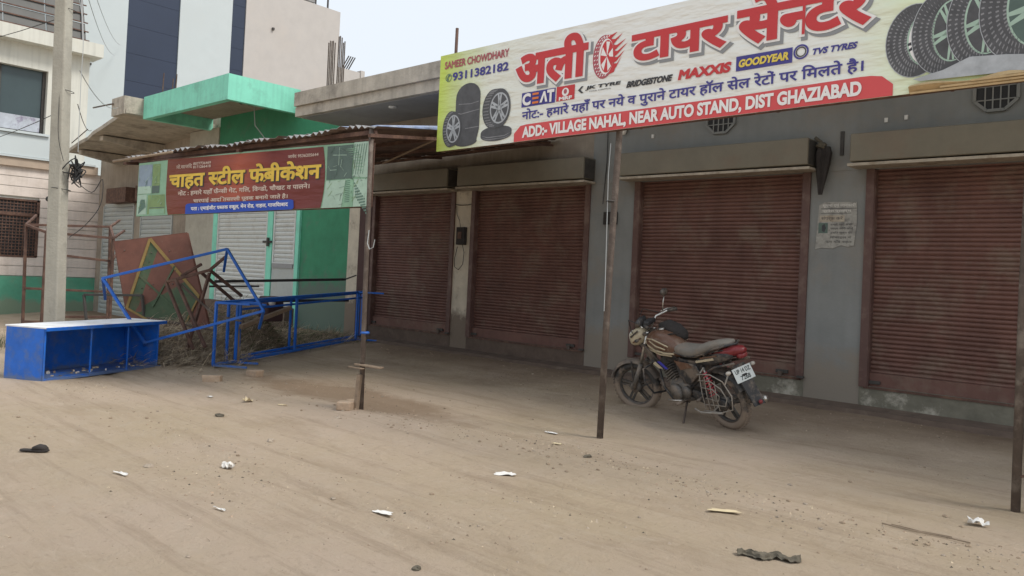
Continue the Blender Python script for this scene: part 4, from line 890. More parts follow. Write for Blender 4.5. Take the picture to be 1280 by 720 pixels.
for k, (p, q, sag) in enumerate((((-12.5, 4.0, 5.6), (-30.4, 11.0, 8.9), .3), ((-12.5, 4.0, 5.9), (-30.4, 11.2, 9.3), .3), ((-12.5, 4.05, 4.2), (-19.9, 7.35, 5.1), .2), ((-12.5, 4.05, 3.7), (-22.9, 7.8, 4.9), .15), ((-12.7, 3.9, 3.6), (-27.4, 5.0, 4.3), .2), ((-12.7, 3.9, 5.0), (-27.4, 2.0, 6.0), .3))):
    p, q = Vector(p), Vector(q); b = MB(); b.tube([p.lerp(q, i/10)-Vector((0, 0, sag*4*(i/10)*(1-i/10))) for i in range(11)], .006, 'wire_black' if k > 2 else 'cable_grey', 5)
    tag(b.build('overhead_wire'), ('thin wire slung from the concrete pole to ' + ('the blue glass strip, lower one', 'the blue glass strip, upper one', 'the mint canopy corner', 'the cement shop canopy edge', 'the white house balcony band', 'the white house window wall')[k]), 'wire', 'wires strung from the electric pole')
# ================================================================== BLUE COUNTER
dvec = Vector((-.44, .898, 0)); nvec = Vector((-dvec.y, dvec.x, 0))
ct = thing('display_counter', (-10.12, 3.07, 0), 'blue sheet-metal counter with pale grey top and three open bays, lying by the pole', 'counter', rz=math.atan2(dvec.y, dvec.x))
LN, DP, HT = 1.86, .58, .62
def cb(name, a, c, m='blue_paint'): b = MB(); b.box(a, c, m); return bevel(b.build(name, ct), .003)
cb('end_panel', (0, 0, .0), (.012, DP, HT)); cb('end_panel', (LN-.012, 0, .02), (LN, DP, HT)); cb('back_panel', (.013, DP-.012, .02), (LN-.013, DP-.001, HT)); cb('bottom_panel', (.013, .01, .02), (LN-.013, DP-.013, .035))
cb('top_panel', (-.0, -.035, HT+.001), (LN+.09, DP+.02, HT+.02), 'table_top')
cb('frame_bar', (0, -.012, .0), (LN+.05, .012, .022)); cb('frame_bar', (-.02, -.045, HT-.025), (LN+.10, -.036, HT+.018)); cb('frame_bar', (0.0, -.004, .02), (.022, .018, HT)); cb('frame_bar', (LN-.022, -.004, .02), (LN, .018, HT))
for u in (.68, 1.29): cb('upright', (u, -.002, .022), (u+.02, .016, HT-.002))
b = MB(); rr = random.Random(5)
for k in range(34): x, y = rr.uniform(.1, LN-.2), rr.uniform(.05, .4); b.box((x, y, .036), (x+rr.uniform(.01, .04), y+rr.uniform(.01, .05), .04+rr.uniform(.002, .02)), rr.choice(['straw', 'paper', 'straw_dark', 'straw']), rot=Matrix.Rotation(rr.uniform(0, 3), 3, 'Z'))
l = b.build('litter', None); l.location = ct.location; l.rotation_euler = ct.rotation_euler; tag(l, 'scraps of chaff and paper lying inside the blue counter', 'litter', kind='stuff')
# ================================================================== LOOSE STEEL FRAMES
def frame_thing(name, label, cat, bars, m, wd=.035, grp=None, nm='bar'):
    o = Vector(bars[0][0]); t = thing(name, (o.x, o.y, 0), label, cat, grp); l = Vector((o.x, o.y, 0))
    for br_ in bars:
        p, q = Vector(br_[0]), Vector(br_[1]); mm = br_[2] if len(br_) > 2 and isinstance(br_[2], str) else m; ww = br_[3] if len(br_) > 3 else wd
        b = MB(); b.bar(p-l, q-l, ww, ww, mm); bevel(b.build(br_[4] if len(br_) > 4 else nm, t), .003)
    return t
TL, TR, BR, BL = (-11.56, 4.19, 1.19), (-10.39, 5.39, 1.68), (-9.95, 5.75, .84), (-11.05, 4.60, .33)
TRv, TLv, BRv, BLv = map(Vector, (TR, TL, BR, BL)); back = Vector((-.55, .25, -.32))
frame_thing('table_frame', 'blue square-tube table frame tipped up diagonally against the junk heap', 'metal frame', [(TL, TR), (TR, BR), (BL, BR), (TL, BL), (TLv, TLv+back, 'blue_paint', .035, 'leg'), (TRv, TRv+back, 'blue_paint', .035, 'leg'), (BRv, BRv+back*.9, 'blue_paint', .035, 'leg'), (BLv, BLv+back*.6, 'blue_paint', .035, 'leg')], 'blue_paint', .036)
a, c = Vector((-10.5, 5.33, .04)), Vector((-12.0, 8.85, .17)); up = Vector((0, 0, .88)); off = Vector((-.33, .36, 0)); stub = Vector((.42, .28, -.0))
e = (c-a)
bars = [(a, a+up), (a+off, a+off+up), (c, c+up), (c+off, c+off+up), (a+off*.0+up, c+up), (a+off+up, c+off+up), (a, c), (a+off, c+off), (a, a+off), (a+up, a+off+up), (c, c+off), (c+up, c+off+up), (a+up*.0+e*.12, a+e*.12+up), (a+e*.5, a+e*.5+up),
        (a+up, a+up+stub, 'blue_paint', .03, 'leg'), (a+off+up, a+off+up+stub, 'blue_paint', .03, 'leg'), (a, a+stub, 'blue_paint', .03, 'leg'), (a+off, a+off+stub, 'blue_paint', .03, 'leg'), (c+up, c+up+stub, 'blue_paint', .03, 'leg'), (c, c+stub, 'blue_paint', .03, 'leg'), (c+off, c+off+stub, 'blue_paint', .03, 'leg')]
frame_thing('table_frame', 'long low blue tube frame lying on its side in front of the green shop', 'metal frame', bars, 'blue_paint', .036)
n1, n2 = Vector((-.46, .62, 0)), Vector((-.38, .50, 0))
frame_thing('table_frame', 'second blue tube frame nested behind the long one with a wavy wire edge', 'metal frame', [(a+n1, a+n1+up*.96), (a+n1+e*.33, a+n1+e*.33+up*.96), (a+n1+e*.9, a+n1+e*.9+up), (a+n1+up*.96, c+n2+up*.98), (a+n1+up*.06, c+n2+up*.06), (a+n1+up*.86, c+n2+up*.88), (c+n2, c+n2+up*.98), (c+n2+up*.98, c+n2+up*.98+stub, 'blue_paint', .03, 'leg'), (c+n2+up*.04, c+n2+up*.04+stub*1.2, 'blue_paint', .03, 'leg'), (a+n1+up*.96, a+n1+up*.96+stub*.8, 'blue_paint', .03, 'leg')], 'blue_paint', .032)
rk = [((-14.12, 3.97, -.3), (-14.17, 3.94, 1.96)), ((-13.80, 4.13, -.2), (-13.78, 4.12, 1.85)), ((-14.0, 5.2, -.2), (-14.03, 5.16, 2.02)), ((-13.6, 5.08, -.2), (-13.6, 5.06, 1.82)), ((-14.17, 3.94, 1.94), (-14.03, 5.16, 2.0)), ((-13.78, 4.12, 1.83), (-13.58, 5.06, 1.8)), ((-13.80, 4.13, 1.50), (-13.68, 5.08, 1.42)), ((-14.14, 3.96, .93), (-13.9, 5.2, .9)), ((-14.14, 3.96, .4), (-13.9, 5.2, .38)), ((-14.17, 3.94, 1.94), (-13.78, 4.12, 1.83)), ((-14.03, 5.16, 2.0), (-13.6, 5.06, 1.81)), ((-13.8, 4.13, .5), (-13.6, 5.08, .5)),
      ((-14.17, 3.94, 1.94), (-14.6, 4.2, 2.12), 'rust', .035, 'leg'), ((-13.78, 4.12, 1.83), (-14.25, 4.32, 2.04), 'rust', .035, 'leg'), ((-14.03, 5.16, 2.0), (-14.42, 5.45, 2.14), 'rust', .035, 'leg'), ((-13.6, 5.06, 1.8), (-14.0, 5.38, 1.95), 'rust', .035, 'leg'), ((-13.68, 5.08, 1.42), (-14.1, 5.35, 1.6), 'rust', .035, 'leg'), ((-13.8, 4.13, 1.5), (-14.1, 4.3, 1.68), 'rust', .035, 'leg')]
frame_thing('steel_rack', 'rusty brown open rack frame standing behind the blue counter and around the pole', 'metal frame', rk, 'rust', .038)
frame_thing('iron_stand', 'low dark angle-iron stand half hidden behind the blue counter', 'metal frame', [((-12.75, 4.45, .3), (-12.85, 4.4, .90)), ((-12.85, 4.4, .90), (-12.2, 5.0, .93)), ((-12.2, 5.0, .93), (-12.1, 5.05, .3)), ((-12.75, 4.45, .45), (-12.1, 5.05, .5))], 'dark_iron', .035)
jn = [((-11.31, 4.96, 1.17), (-10.85, 5.38, 1.37)), ((-11.31, 4.96, 1.17), (-10.75, 5.15, .25)), ((-11.20, 5.05, 1.22), (-10.5, 5.2, .3)), ((-10.85, 5.38, 1.37), (-10.68, 5.53, 1.58)), ((-10.85, 5.38, 1.37), (-10.95, 5.95, 1.0)), ((-10.95, 5.30, 1.33), (-11.1, 6.0, .85)), ((-10.85, 5.38, 1.33), (-11.05, 5.2, .2)), ((-11.25, 5.15, 1.26), (-11.05, 5.35, 1.45))]
frame_thing('chair_frame', 'brown rusted folding-chair frame jammed upside down against the painted panel', 'metal frame', jn, 'rust', .04)
frame_thing('steel_rod', 'long dark iron rod running from the junk heap to the green wall, upper one', 'rod', [((-11.9, 6.0, 1.18), (-12.5, 8.9, 1.27)), ((-12.5, 8.9, 1.27), (-12.35, 9.05, 1.36), 'dark_iron', .025, 'bent_end')], 'dark_iron', .045, 'iron rods behind the blue frames')
frame_thing('steel_rod', 'short dark iron rod below the long one, left of the green wall', 'rod', [((-11.9, 5.9, 1.10), (-11.6, 6.6, 1.13))], 'dark_iron', .03, 'iron rods behind the blue frames')
frame_thing('steel_rod', 'long dark iron rod low against the green wall, lower of the two', 'rod', [((-11.0, 5.9, .92), (-12.3, 8.85, .88))], 'dark_iron', .045, 'iron rods behind the blue frames')
frame_thing('steel_rod', 'grey bent angle strip leaning through the middle of the heap', 'rod', [((-11.15, 5.1, 1.15), (-10.75, 5.45, .72)), ((-10.75, 5.45, .72), (-10.4, 5.7, .66)), ((-12.4, 4.95, .62), (-10.85, 5.5, .50))], 'pipe_rust', .03, 'iron rods behind the blue frames')
frame_thing('wooden_plank', 'rough grey plank propped across the brush behind the long blue frame', 'plank', [((-10.75, 5.85, .55), (-11.3, 7.0, .80), 'wood', .06, 'board'), ((-10.7, 5.8, .0), (-10.72, 5.78, .55), 'wood', .05, 'post')], 'wood', .06)
# painted sheet panel: red primer, yellow diamond strips, green middle
P0, P1, P2, P3 = map(Vector, ((-12.92, 4.82, 1.73), (-12.0, 5.54, 1.92), (-11.30, 5.64, .50), (-12.30, 4.86, .50)))
pt = thing('sheet_panel', (-12.3, 4.9, 0), 'red-brown sheet metal gate panel with yellow diamond strips and green middle, leaning askew', 'metal panel'); l = pt.location
def q(u, v, h=0):
    nrm = (P1-P0).cross(P3-P0).normalized()
    if nrm.y > 0: nrm = -nrm
    return P0.lerp(P1, u).lerp(P3.lerp(P2, u), v) + nrm*h - l
b = MB(); b.prism([q(0, 0), q(1, 0), q(1, 1), q(0, 1)], q(0, 0, -.01)-q(0, 0), 'red_primer'); b.build('sheet', pt)
for u0, v0, u1, v1 in ((0, 0, 1, 0), (0, 0, 0, 1), (1, 0, 1, 1), (0, .8, 1, .8)): b = MB(); b.bar(q(u0, v0, -.02), q(u1, v1, -.02), .03, .03, 'red_primer'); b.build('edge_angle', pt)
top_, lf_, bt_, rt_ = (.5, .02), (.02, .82), (.5, 1.12), (.97, .68)
b = MB(); b.prism([q(*top_, .004), q(*lf_, .004), q(.3, .98, .004), q(.75, .98, .004), q(*rt_, .004)], q(0, 0, .002)-q(0, 0), 'green_dull'); b.build('green_field', pt)
for s_, e_ in ((top_, lf_), (top_, rt_), (lf_, (.35, 1.0)), (rt_, (.7, 1.0)), ((.25, .42), (.62, .8)), ((.75, .35), (.35, .8))): b = MB(); b.bar(q(*s_, .014), q(*e_, .014), .045 if s_ in (top_,) else .03, .012, 'yellow_dull' if s_ in (top_, lf_, rt_) else 'green_dull', up=q(0, 0, 1)-q(0, 0)); b.build('strip', pt)
b = MB()
for k in range(14): b.blob(q(random.uniform(.1, .9), random.uniform(.05, .6), .012), .012, 'pipe_rust', 5, 3)
tag(b.build('rivet', pt), kind='stuff')
# brush heap
def brush(name, regions, n, m, label, seed, ln=(.08, .34)):
    rr = random.Random(seed); b = MB(); vs = {k: [] for k in m}; 
    for k in range(n):
        (x, y, z, sx, sy, sz) = rr.choice(regions); p = Vector((rr.gauss(x, sx), rr.gauss(y, sy), 0)); p.z = max(gz(p.x, p.y)+.01, rr.random()**1.3*z*math.exp(-((p.x-x)/sx/1.8)**2-((p.y-y)/sy/1.8)**2)+.02)
        d = Vector((rr.gauss(0, 1), rr.gauss(0, 1), rr.gauss(0, .35))).normalized()*rr.uniform(*ln); s = d.cross(Vector((rr.random(), rr.random(), 1))).normalized()*rr.uniform(.0015, .0042)
        q1 = p+d*.5+Vector((0, 0, rr.uniform(0, .05))); q2 = p+d
        if q2.z < gz(q2.x, q2.y): q2.z = gz(q2.x, q2.y)+.01
        b.add([p-s, p+s, q1+s, q1-s, q2], [(0, 1, 2, 3), (3, 2, 4)], rr.choice(m))
    return tag(b.build(name), label, 'brush', kind='stuff')
brush('brushwood', [(-11.55, 5.25, .62, .34, .32, 1), (-11.25, 5.6, .5, .25, .25, 1), (-11.9, 5.1, .5, .35, .3, 1)], 17000, ['straw', 'straw', 'straw_dark', 'stone'], 'heap of dry brushwood and straw between the blue counter and the long blue frame', 11)
brush('brushwood', [(-12.2, 6.5, .95, .3, .5, 1), (-12.2, 6.9, .8, .3, .5, 1), (-12.9, 8.0, .3, .3, .6, 1), (-12.6, 8.7, .22, .35, .2, 1)], 15000, ['straw_dark', 'straw_dark', 'straw', 'weed'], 'dark tangle of dry twigs behind the long blue frame by the green wall', 12)
b = MB()
for c_, r_, sq in (((-11.6, 5.35, .1), .42, (1.2, .9, .75)), ((-12.25, 6.7, .1), .5, (.8, 1.4, 1.0))): b.blob(c_, r_, 'straw_dark', 16, 10, .12, sq)
tag(b.build('soil_mound'), 'low dark mound of earth and chaff under the brushwood', 'mound', kind='stuff')
t = thing('metal_box', (-12.0, 6.9, 0), 'small maroon box with a round white lamp poking out of the twigs', 'box'); b = MB(); b.box((.05, -.1, .55), (.35, .2, .96), 'maroon_wall'); bevel(b.build('body', t), .02); b = MB(); b.blob((.36, -.03, .86), .06, 'lens_clear'); b.build('lens', t)
b = MB(); rr = random.Random(8)
for k in range(900):
    x, y = rr.gauss(-13.9, .35)-.6, rr.gauss(3.3, .35); z0_ = gz(x, y); h = rr.uniform(.08, .35); dx_ = rr.gauss(0, .08); dy_ = rr.gauss(0, .08)
    b.add([(x-.008, y, z0_), (x+.008, y, z0_), (x+dx_, y+dy_, z0_+h)], [(0, 1, 2)], 'weed')
tag(b.build('weeds'), 'small green weeds growing left of the blue counter', 'weeds', kind='stuff')
# ================================================================== MOTORCYCLE (local x forward, y left, z up, rear axle at x=0)
bk = bpy.data.objects.new('motorcycle', None); C.objects.link(bk)
tag(bk, 'dusty brown and black motorcycle with red tail leaning on its side stand', 'motorcycle')
S = 1.03
rearp = Vector((-3.70, 7.44, gz(-3.7, 7.44)+.0)); hd = R(161.5)
bk.matrix_world = Matrix.Translation(rearp) @ Matrix.Rotation(hd, 4, 'Z') @ Matrix.Rotation(R(-17), 4, 'X') @ Matrix.Scale(S, 4)
WR = .285
def bp(name, fn, parent=bk, bv=0):
    b = MB(); fn(b); o = b.build(name, parent)
    if bv: bevel(o, bv, 2)
    return o
def wheel(parent, c, name='wheel'):
    wl = bpy.data.objects.new(name, None); C.objects.link(wl); wl.parent = parent; wl.location = c
    def tyre(b):
        b.torus((0, 0, 0), (0, 1, 0), WR-.042, .042, 'rubber', 40, 10, 1.05)
        for k in range(40):
            a = 2*pi*k/40
            for s in (-1, 1):
                p = Vector((cos(a)*(WR-.002), s*.018, sin(a)*(WR-.002))); t = Vector((-sin(a), 0, cos(a)))*.012
                b.bar(p-t, p+t, .022, .008, 'rubber', up=(cos(a), 0, sin(a)))
    bp('tyre', tyre, wl)
    bp('rim', lambda b: (b.torus((0, 0, 0), (0, 1, 0), WR-.082, .013, 'alloy', 36, 6, 1.8), b.torus((0, .022, 0), (0, 1, 0), WR-.078, .006, 'pipe_rust', 36, 5)), wl)
    for k in range(5):
        a = 2*pi*k/5+.3
        for da in (-.10, .10):
            bp('spoke', lambda b: b.bar((.045*cos(a+da*4), 0, .045*sin(a+da*4)), ((WR-.085)*cos(a+da), 0, (WR-.085)*sin(a+da)), .018, .024, 'alloy'), wl)
    bp('hub', lambda b: (b.tube([(0, -.06, 0), (0, .06, 0)], .058, 'engine', 18), b.tube([(0, -.09, 0), (0, .09, 0)], .016, 'chrome', 8)), wl)
    return wl
wheel(bk, (0, 0, WR))
steer = bpy.data.objects.new('front_fork', None); C.objects.link(steer); steer.parent = bk
hx, hz = 1.03, .80; fx, fz = 1.30-hx, WR-hz
steer.location = (hx, 0, hz); steer.rotation_euler = (0, 0, R(24))
fw = wheel(steer, (fx, 0, fz), 'front_wheel')
# (a wheel is one level below the fork, so its pieces are joined to stay within three levels)
def join_children(o):
    ch = list(o.children); b = MB(); b.v = []; 
    for c in ch:
        me = c.data; base = len(b.v); b.v += [tuple(v.co) for v in me.vertices]
        for p in me.polygons: b.f.append([i+base for i in p.vertices]); b.mi.append(b._m(me.materials[p.material_index])); b.smooth.append(p.use_smooth)
        bpy.data.objects.remove(c)
    n = b.build(o.name, o.parent); n.location = o.location; bpy.data.objects.remove(o); return n
fw = join_children(fw)
for s in (-1, 1):
    bp('fork_tube', lambda b: (b.tube([(fx, s*.085, fz), (fx*.45, s*.085, fz*.45)], .026, 'engine', 12), b.tube([(fx*.5, s*.085, fz*.5), (-.035, s*.085, .13)], .017, 'chrome', 10)), steer)
bp('fork_clamp', lambda b: (b.box((-.05, -.11, .09), (.02, .11, .12), 'black_plastic'), b.box((.0, -.11, -.03), (.07, .11, .0), 'black_plastic')), steer, .008)
def fender(b, c, r, a0, a1, wdt, m, n=14):
    vs = []; fs = []
    prof = [(-1, -.018), (-.8, .004), (-.35, .016), (.35, .016), (.8, .004), (1, -.018)]
    for i in range(n+1):
        a = R(a0+(a1-a0)*i/n)
        for (py, pr) in prof: vs.append((c[0]+(r+pr)*cos(a), py*wdt, c[2]+(r+pr)*sin(a)))
    o = len(vs)
    for i in range(n+1):
        a = R(a0+(a1-a0)*i/n)
        for (py, pr) in prof: vs.append((c[0]+(r+pr-.006)*cos(a), py*(wdt-.004), c[2]+(r+pr-.006)*sin(a)))
    k = len(prof)
    for i in range(n):
        for j in range(k-1): a = i*k+j; fs += [(a, a+1, a+k+1, a+k), (o+a, o+a+k, o+a+k+1, o+a+1)]
    b.add(vs, fs, m, True)
bp('front_fender', lambda b: fender(b, (fx, 0, fz), WR+.022, 25, 160, .06, 'dusty_black'), steer)
bp('fender_stay', lambda b: [b.bar((fx, s*.075, fz+.03), (fx-.02, s*.06, fz+WR+.02), .012, .012, 'black_plastic') for s in (-1, 1)], steer)
# handlebar with its furniture
def hbar(b):
    b.tube([(-.20, .36, .25), (-.12, .30, .255), (-.03, .17, .23), (-.02, .06, .15), (-.02, -.06, .15), (-.03, -.17, .23), (-.12, -.30, .255), (-.20, -.36, .25)], .012, 'chrome', 8)
bp('handlebar', hbar, steer)
for s in (-1, 1):
    bp('grip', lambda b: b.tube([(-.20, s*.365, .25), (-.115, s*.295, .255)], .020, 'rubber', 10), steer)
    bp('lever', lambda b: b.tube([(-.06, s*.25, .26), (-.10, s*.33, .27), (-.16, s*.40, .262)], .007, 'chrome', 6), steer)
    mz = .30 if s > 0 else .46
    bp('mirror_stem', lambda b: b.tube([(-.08, s*.25, .26), (-.09, s*.30, max(.27, mz-.09)), (-.10, s*.33, mz-.03)], .007, 'chrome', 6), steer)
    bp('mirror', lambda b: b.loft([(-.125, s*.33, mz, .01, .01), (-.118, s*.33, mz, .062, .036), (-.09, s*.33, mz, .064, .04), (-.07, s*.33, mz, .04, .022)], 'black_plastic', 14), steer)
    bp('indicator', lambda b: (b.tube([(.06, s*.08, .06), (.06, s*.16, .06)], .009, 'black_plastic', 6), b.blob((.06, s*.185, .06), .024, 'black_plastic', sq=(1, 1.1, .8))), steer)
bp('brake_cable', lambda b: (b.tube([(-.06, .24, .25), (.1, .2, .30), (.15, .1, .15), (.08, .05, -.1)], .005, 'wire_black', 5), b.tube([(-.06, -.24, .25), (.12, -.18, .32), (.17, -.08, .15), (.1, -.08, -.2)], .005, 'wire_black', 5)), steer)
bp('headlight_cowl', lambda b: b.loft([(.0, 0, .09, .06, .05), (.05, 0, .085, .115, .09), (.11, 0, .07, .12, .10), (.17, 0, .05, .10, .085), (.20, 0, .045, .08, .07)], 'tank_gold', 18, 2.6), steer)
bp('cowl_stripe', lambda b: [b.bar((.06, s*.124, .15), (.17, s*.105, .08), .012, .018, 'black_plastic') for s in (-1, 1)] + [b.bar((.04, s*.122, .07), (.15, s*.112, .02), .012, .016, 'tank_brown') for s in (-1, 1)], steer)
bp('headlamp', lambda b: b.loft([(.195, 0, .06, .075, .07), (.215, 0, .058, .06, .055), (.222, 0, .056, .03, .028)], 'lens_clear', 16, 2.2), steer)
bp('cowl_visor', lambda b: b.loft([(.02, 0, .21, .05, .01), (.04, 0, .24, .085, .045), (.08, 0, .22, .09, .05), (.12, 0, .19, .06, .02)], 'black_plastic', 14), steer)
bp('instrument_panel', lambda b: b.box((-.07, -.09, .19), (.02, .09, .24), 'black_plastic'), steer, .015)
# frame, engine and running gear
def fr_(b):
    b.tube([(1.00, 0, .86), (.88, 0, .80), (.60, 0, .70), (.35, 0, .66), (.05, 0, .68), (-.15, 0, .72)], .018, 'black_plastic', 8)
    for s in (-1, 1):
        b.tube([(1.01, s*.02, .80), (.90, s*.05, .55), (.82, s*.09, .34), (.70, s*.1, .24), (.45, s*.1, .24), (.38, s*.1, .34), (.36, s*.1, .62)], .015, 'black_plastic', 8)
        b.tube([(.36, s*.11, .40), (.10, s*.12, .60), (-.05, s*.12, .68), (-.3, s*.1, .74)], .013, 'black_plastic', 8)
        b.tube([(.38, s*.09, .32), (.2, s*.09, .30), (0, s*.085, WR)], .018, 'engine', 8)
bp('frame', fr_)
def eng(b):
    b.loft([(.36, 0, .36, .06, .07), (.40, 0, .36, .12, .12), (.52, 0, .34, .135, .125), (.64, 0, .34, .13, .12), (.72, 0, .35, .09, .10), (.76, 0, .36, .05, .05)], 'engine', 16, 3)
    b.tube([(.56, .125, .34), (.56, .165, .34)], .085, 'engine', 20); b.tube([(.42, .11, .36), (.42, .15, .36)], .06, 'engine', 16)
    for k in range(8):
        t = k/7; cx_, cz_ = .66+.10*t, .42+.16*t; b.box((cx_-.08, -.085, cz_-.006), (cx_+.08, .085, cz_+.006), 'engine', rot=Matrix.Rotation(R(32), 3, 'Y'))
    b.box((.66, -.055, .40), (.80, .055, .58), 'engine', rot=Matrix.Rotation(R(32), 3, 'Y')); b.box((.74, -.07, .58), (.86, .07, .65), 'engine', rot=Matrix.Rotation(R(32), 3, 'Y'))
    b.tube([(.55, .0, .50), (.60, .0, .56)], .03, 'black_plastic', 8)
bp('engine', eng)
bp('exhaust', lambda b: (b.tube([(.80, -.03, .52), (.90, -.06, .42), (.86, -.12, .26), (.65, -.16, .20), (.30, -.17, .21)], .018, 'pipe_rust', 8), b.tube([(.32, -.17, .21), (.22, -.175, .215), (-.30, -.19, .30)], .045, 'black_plastic', 12), b.tube([(-.28, -.19, .298), (-.34, -.19, .305)], .03, 'chrome', 10)))
bp('chain_case', lambda b: b.loft([(-.10, .085, WR, .018, .02), (-.06, .085, WR, .022, .06), (.1, .085, WR+.005, .022, .06), (.34, .09, .335, .022, .055), (.42, .09, .34, .018, .03)], 'black_plastic', 12, 3))
def spring(b, s):
    p0, p1 = Vector((.00, s*.135, .33)), Vector((.11, s*.125, .66)); ax = (p1-p0).normalized(); u = ax.orthogonal().normalized(); v = ax.cross(u); pts = []
    for i in range(97):
        t = i/96; a = t*2*pi*8; pts.append(p0.lerp(p1, .18+.72*t)+(u*cos(a)+v*sin(a))*.034)
    b.tube(pts, .0075, 'spring_red', 5); b.tube([p0, p1], .014, 'chrome', 8)
for s in (-1, 1): bp('shock_absorber', lambda b: spring(b, s))
# wire guard over the left of the rear wheel
def guard(b):
    y = .185
    loops = [[(.16, .60), (-.05, .63), (-.20, .58), (-.27, .44), (-.25, .30), (-.10, .25), (.12, .24)], [(.14, .54), (-.04, .56), (-.16, .50), (-.20, .40), (-.16, .32), (.10, .30)], [(.12, .47), (-.05, .48), (-.12, .42), (-.08, .36), (.10, .36)]]
    for k, lp in enumerate(loops): b.tube([(x, y+.015*math.sin(i*1.3), z) for i, (x, z) in enumerate(lp)], .006, 'dusty_wire', 6)
    for k in range(4):
        x = .12-.065*k; b.tube([(x, y-.002, .60-.012*k), (x-.03, y+.03, .42), (x-.01, y, .25+.005*k)], .0042, 'dusty_wire', 5)
    b.tube([(.10, y, .62), (.10, .13, .66)], .008, 'dusty_wire', 5); b.tube([(-.22, y, .55), (-.22, .1, .66)], .008, 'dusty_wire', 5); b.tube([(.0, y, .25), (0, .09, WR)], .008, 'dusty_wire', 5)
    b.tube([(-.12, y, .245), (.12, y+.06, .235), (.2, y+.06, .26)], .010, 'dusty_wire', 6)
bp('wire_guard', guard)
# body work
bp('fuel_tank', lambda b: b.loft([(.50, 0, .735, .07, .05), (.56, 0, .77, .10, .085), (.66, 0, .81, .135, .115), (.80, 0, .83, .15, .125), (.92, 0, .82, .13, .115), (1.00, 0, .80, .08, .085), (1.03, 0, .80, .05, .06)], 'tank_brown', 20, 2.5))
def stripes(b, sides):
    for s in sides:
        def tk(x, z, e=.006):    # on the tank flank
            hw = {0: .10}.get(0); t = max(0, min(1, (x-.5)/.5)); w_ = .085+.068*math.sin(pi*min(1, t*1.05))**.8; zz = abs(z-.82)/.13; return (x, s*(w_*max(.05, (1-zz**2.5))**(1/2.5)+e+.004), z)
        for line, wd in (([(.54, .74), (.64, .745), (.78, .77), (.90, .80), (.985, .84)], .016), ([(.58, .82), (.66, .855), (.80, .885), (.95, .87)], .010), ([(.62, .79), (.74, .82), (.86, .86)], .010), ([(.60, .705), (.75, .72), (.93, .76)], .016)):
            for (a, c) in zip(line[:-1], line[1:]): b.bar(tk(*a), tk(*c), .010, wd, 'tank_gold', up=(0, 0, 1))
for sd in (1, -1):
    def one_side(b, sd=sd):
        t = MB(); stripes(t, (sd,)); b.v, b.f, b.mi, b.m, b.smooth = t.v, t.f, t.mi, t.m, t.smooth
    bp('tank_stripe', one_side)
bp('filler_cap', lambda b: b.tube([(.80, 0, .95), (.80, 0, .965)], .035, 'chrome', 14))
for s in (-1, 1):
    bp('tank_shroud', lambda b: b.prism([(.98, s*.115, .80), (.80, s*.145, .70), (.66, s*.135, .60), (.72, s*.125, .58), (.90, s*.12, .62), (1.02, s*.10, .72)], (0, s*.02, 0), 'black_plastic'), bv=.006)
    bp('shroud_stripe', lambda b: (b.prism([(.72, s*.158, .655), (.62, s*.150, .585), (.66, s*.150, .575), (.77, s*.160, .65)], (0, s*.006, 0), 'blue_stripe'), b.prism([(.80, s*.160, .645), (.70, s*.155, .58), (.76, s*.155, .575), (.84, s*.160, .62)], (0, s*.006, 0), 'tank_gold')))
    bp('side_panel', lambda b: b.prism([(.50, s*.125, .68), (.20, s*.125, .68), (.14, s*.13, .60), (.30, s*.13, .47), (.46, s*.13, .50)], (0, s*.022, 0), 'black_plastic'), bv=.008)
    bp('panel_stripe', lambda b: b.prism([(.50, s*.15, .69), (.30, s*.15, .685), (.24, s*.152, .65), (.42, s*.152, .60)], (0, s*.004, 0), 'tank_brown'))
    bp('tail_panel', lambda b: b.loft([(.20, s*.10, .70, .018, .03), (.06, s*.105, .73, .022, .05), (-.08, s*.10, .765, .025, .052), (-.20, s*.08, .79, .022, .04), (-.26, s*.06, .80, .01, .015)], 'black_plastic' , 12, 2.6))
    bp('tail_stripe', lambda b: (b.bar((.20, s*.125, .705), (-.06, s*.130, .765), .010, .022, 'tank_gold'), b.bar((.14, s*.118, .745), (-.10, s*.122, .80), .010, .016, 'tank_brown')))
bp('seat', lambda b: b.loft([(.60, 0, .78, .06, .03), (.52, 0, .775, .10, .05), (.38, 0, .765, .125, .055), (.24, 0, .775, .13, .055), (.16, 0, .81, .13, .06), (.04, 0, .85, .12, .05), (-.08, 0, .885, .10, .04), (-.18, 0, .905, .075, .028), (-.21, 0, .905, .05, .015)], 'seat_grey', 20, 2.8))
bp('seat_seam', lambda b: [b.tube([(.55, s*.103, .76), (.38, s*.129, .745), (.24, s*.134, .755), (.12, s*.134, .785), (-.02, s*.118, .825), (-.17, s*.08, .85)], .006, 'black_plastic', 5) for s in (-1, 1)])
bp('grab_rail', lambda b: b.tube([(.06, .135, .79), (-.06, .135, .86), (-.20, .10, .90), (-.27, 0, .905), (-.20, -.10, .90), (-.06, -.135, .86), (.06, -.135, .79)], .011, 'black_plastic', 8))
bp('tail_cover', lambda b: b.loft([(.06, 0, .74, .09, .03), (-.06, 0, .785, .105, .05), (-.18, 0, .82, .095, .055), (-.30, 0, .845, .065, .042), (-.36, 0, .85, .03, .02)], 'red_plastic', 16, 2.6))
bp('tail_lamp', lambda b: b.loft([(-.30, 0, .80, .055, .03), (-.34, 0, .80, .05, .026), (-.355, 0, .80, .02, .014)], 'red_plastic', 14, 3))
bp('rear_fender', lambda b: (fender(b, (0, 0, WR), WR+.05, 80, 150, .07, 'black_plastic', 12), b.hexa([(-.44, -.065, .33), (-.44, .065, .33), (-.425, .065, .325), (-.425, -.065, .325), (-.24, -.08, .70), (-.24, .08, .70), (-.22, .08, .69), (-.22, -.08, .69)], 'black_plastic')))
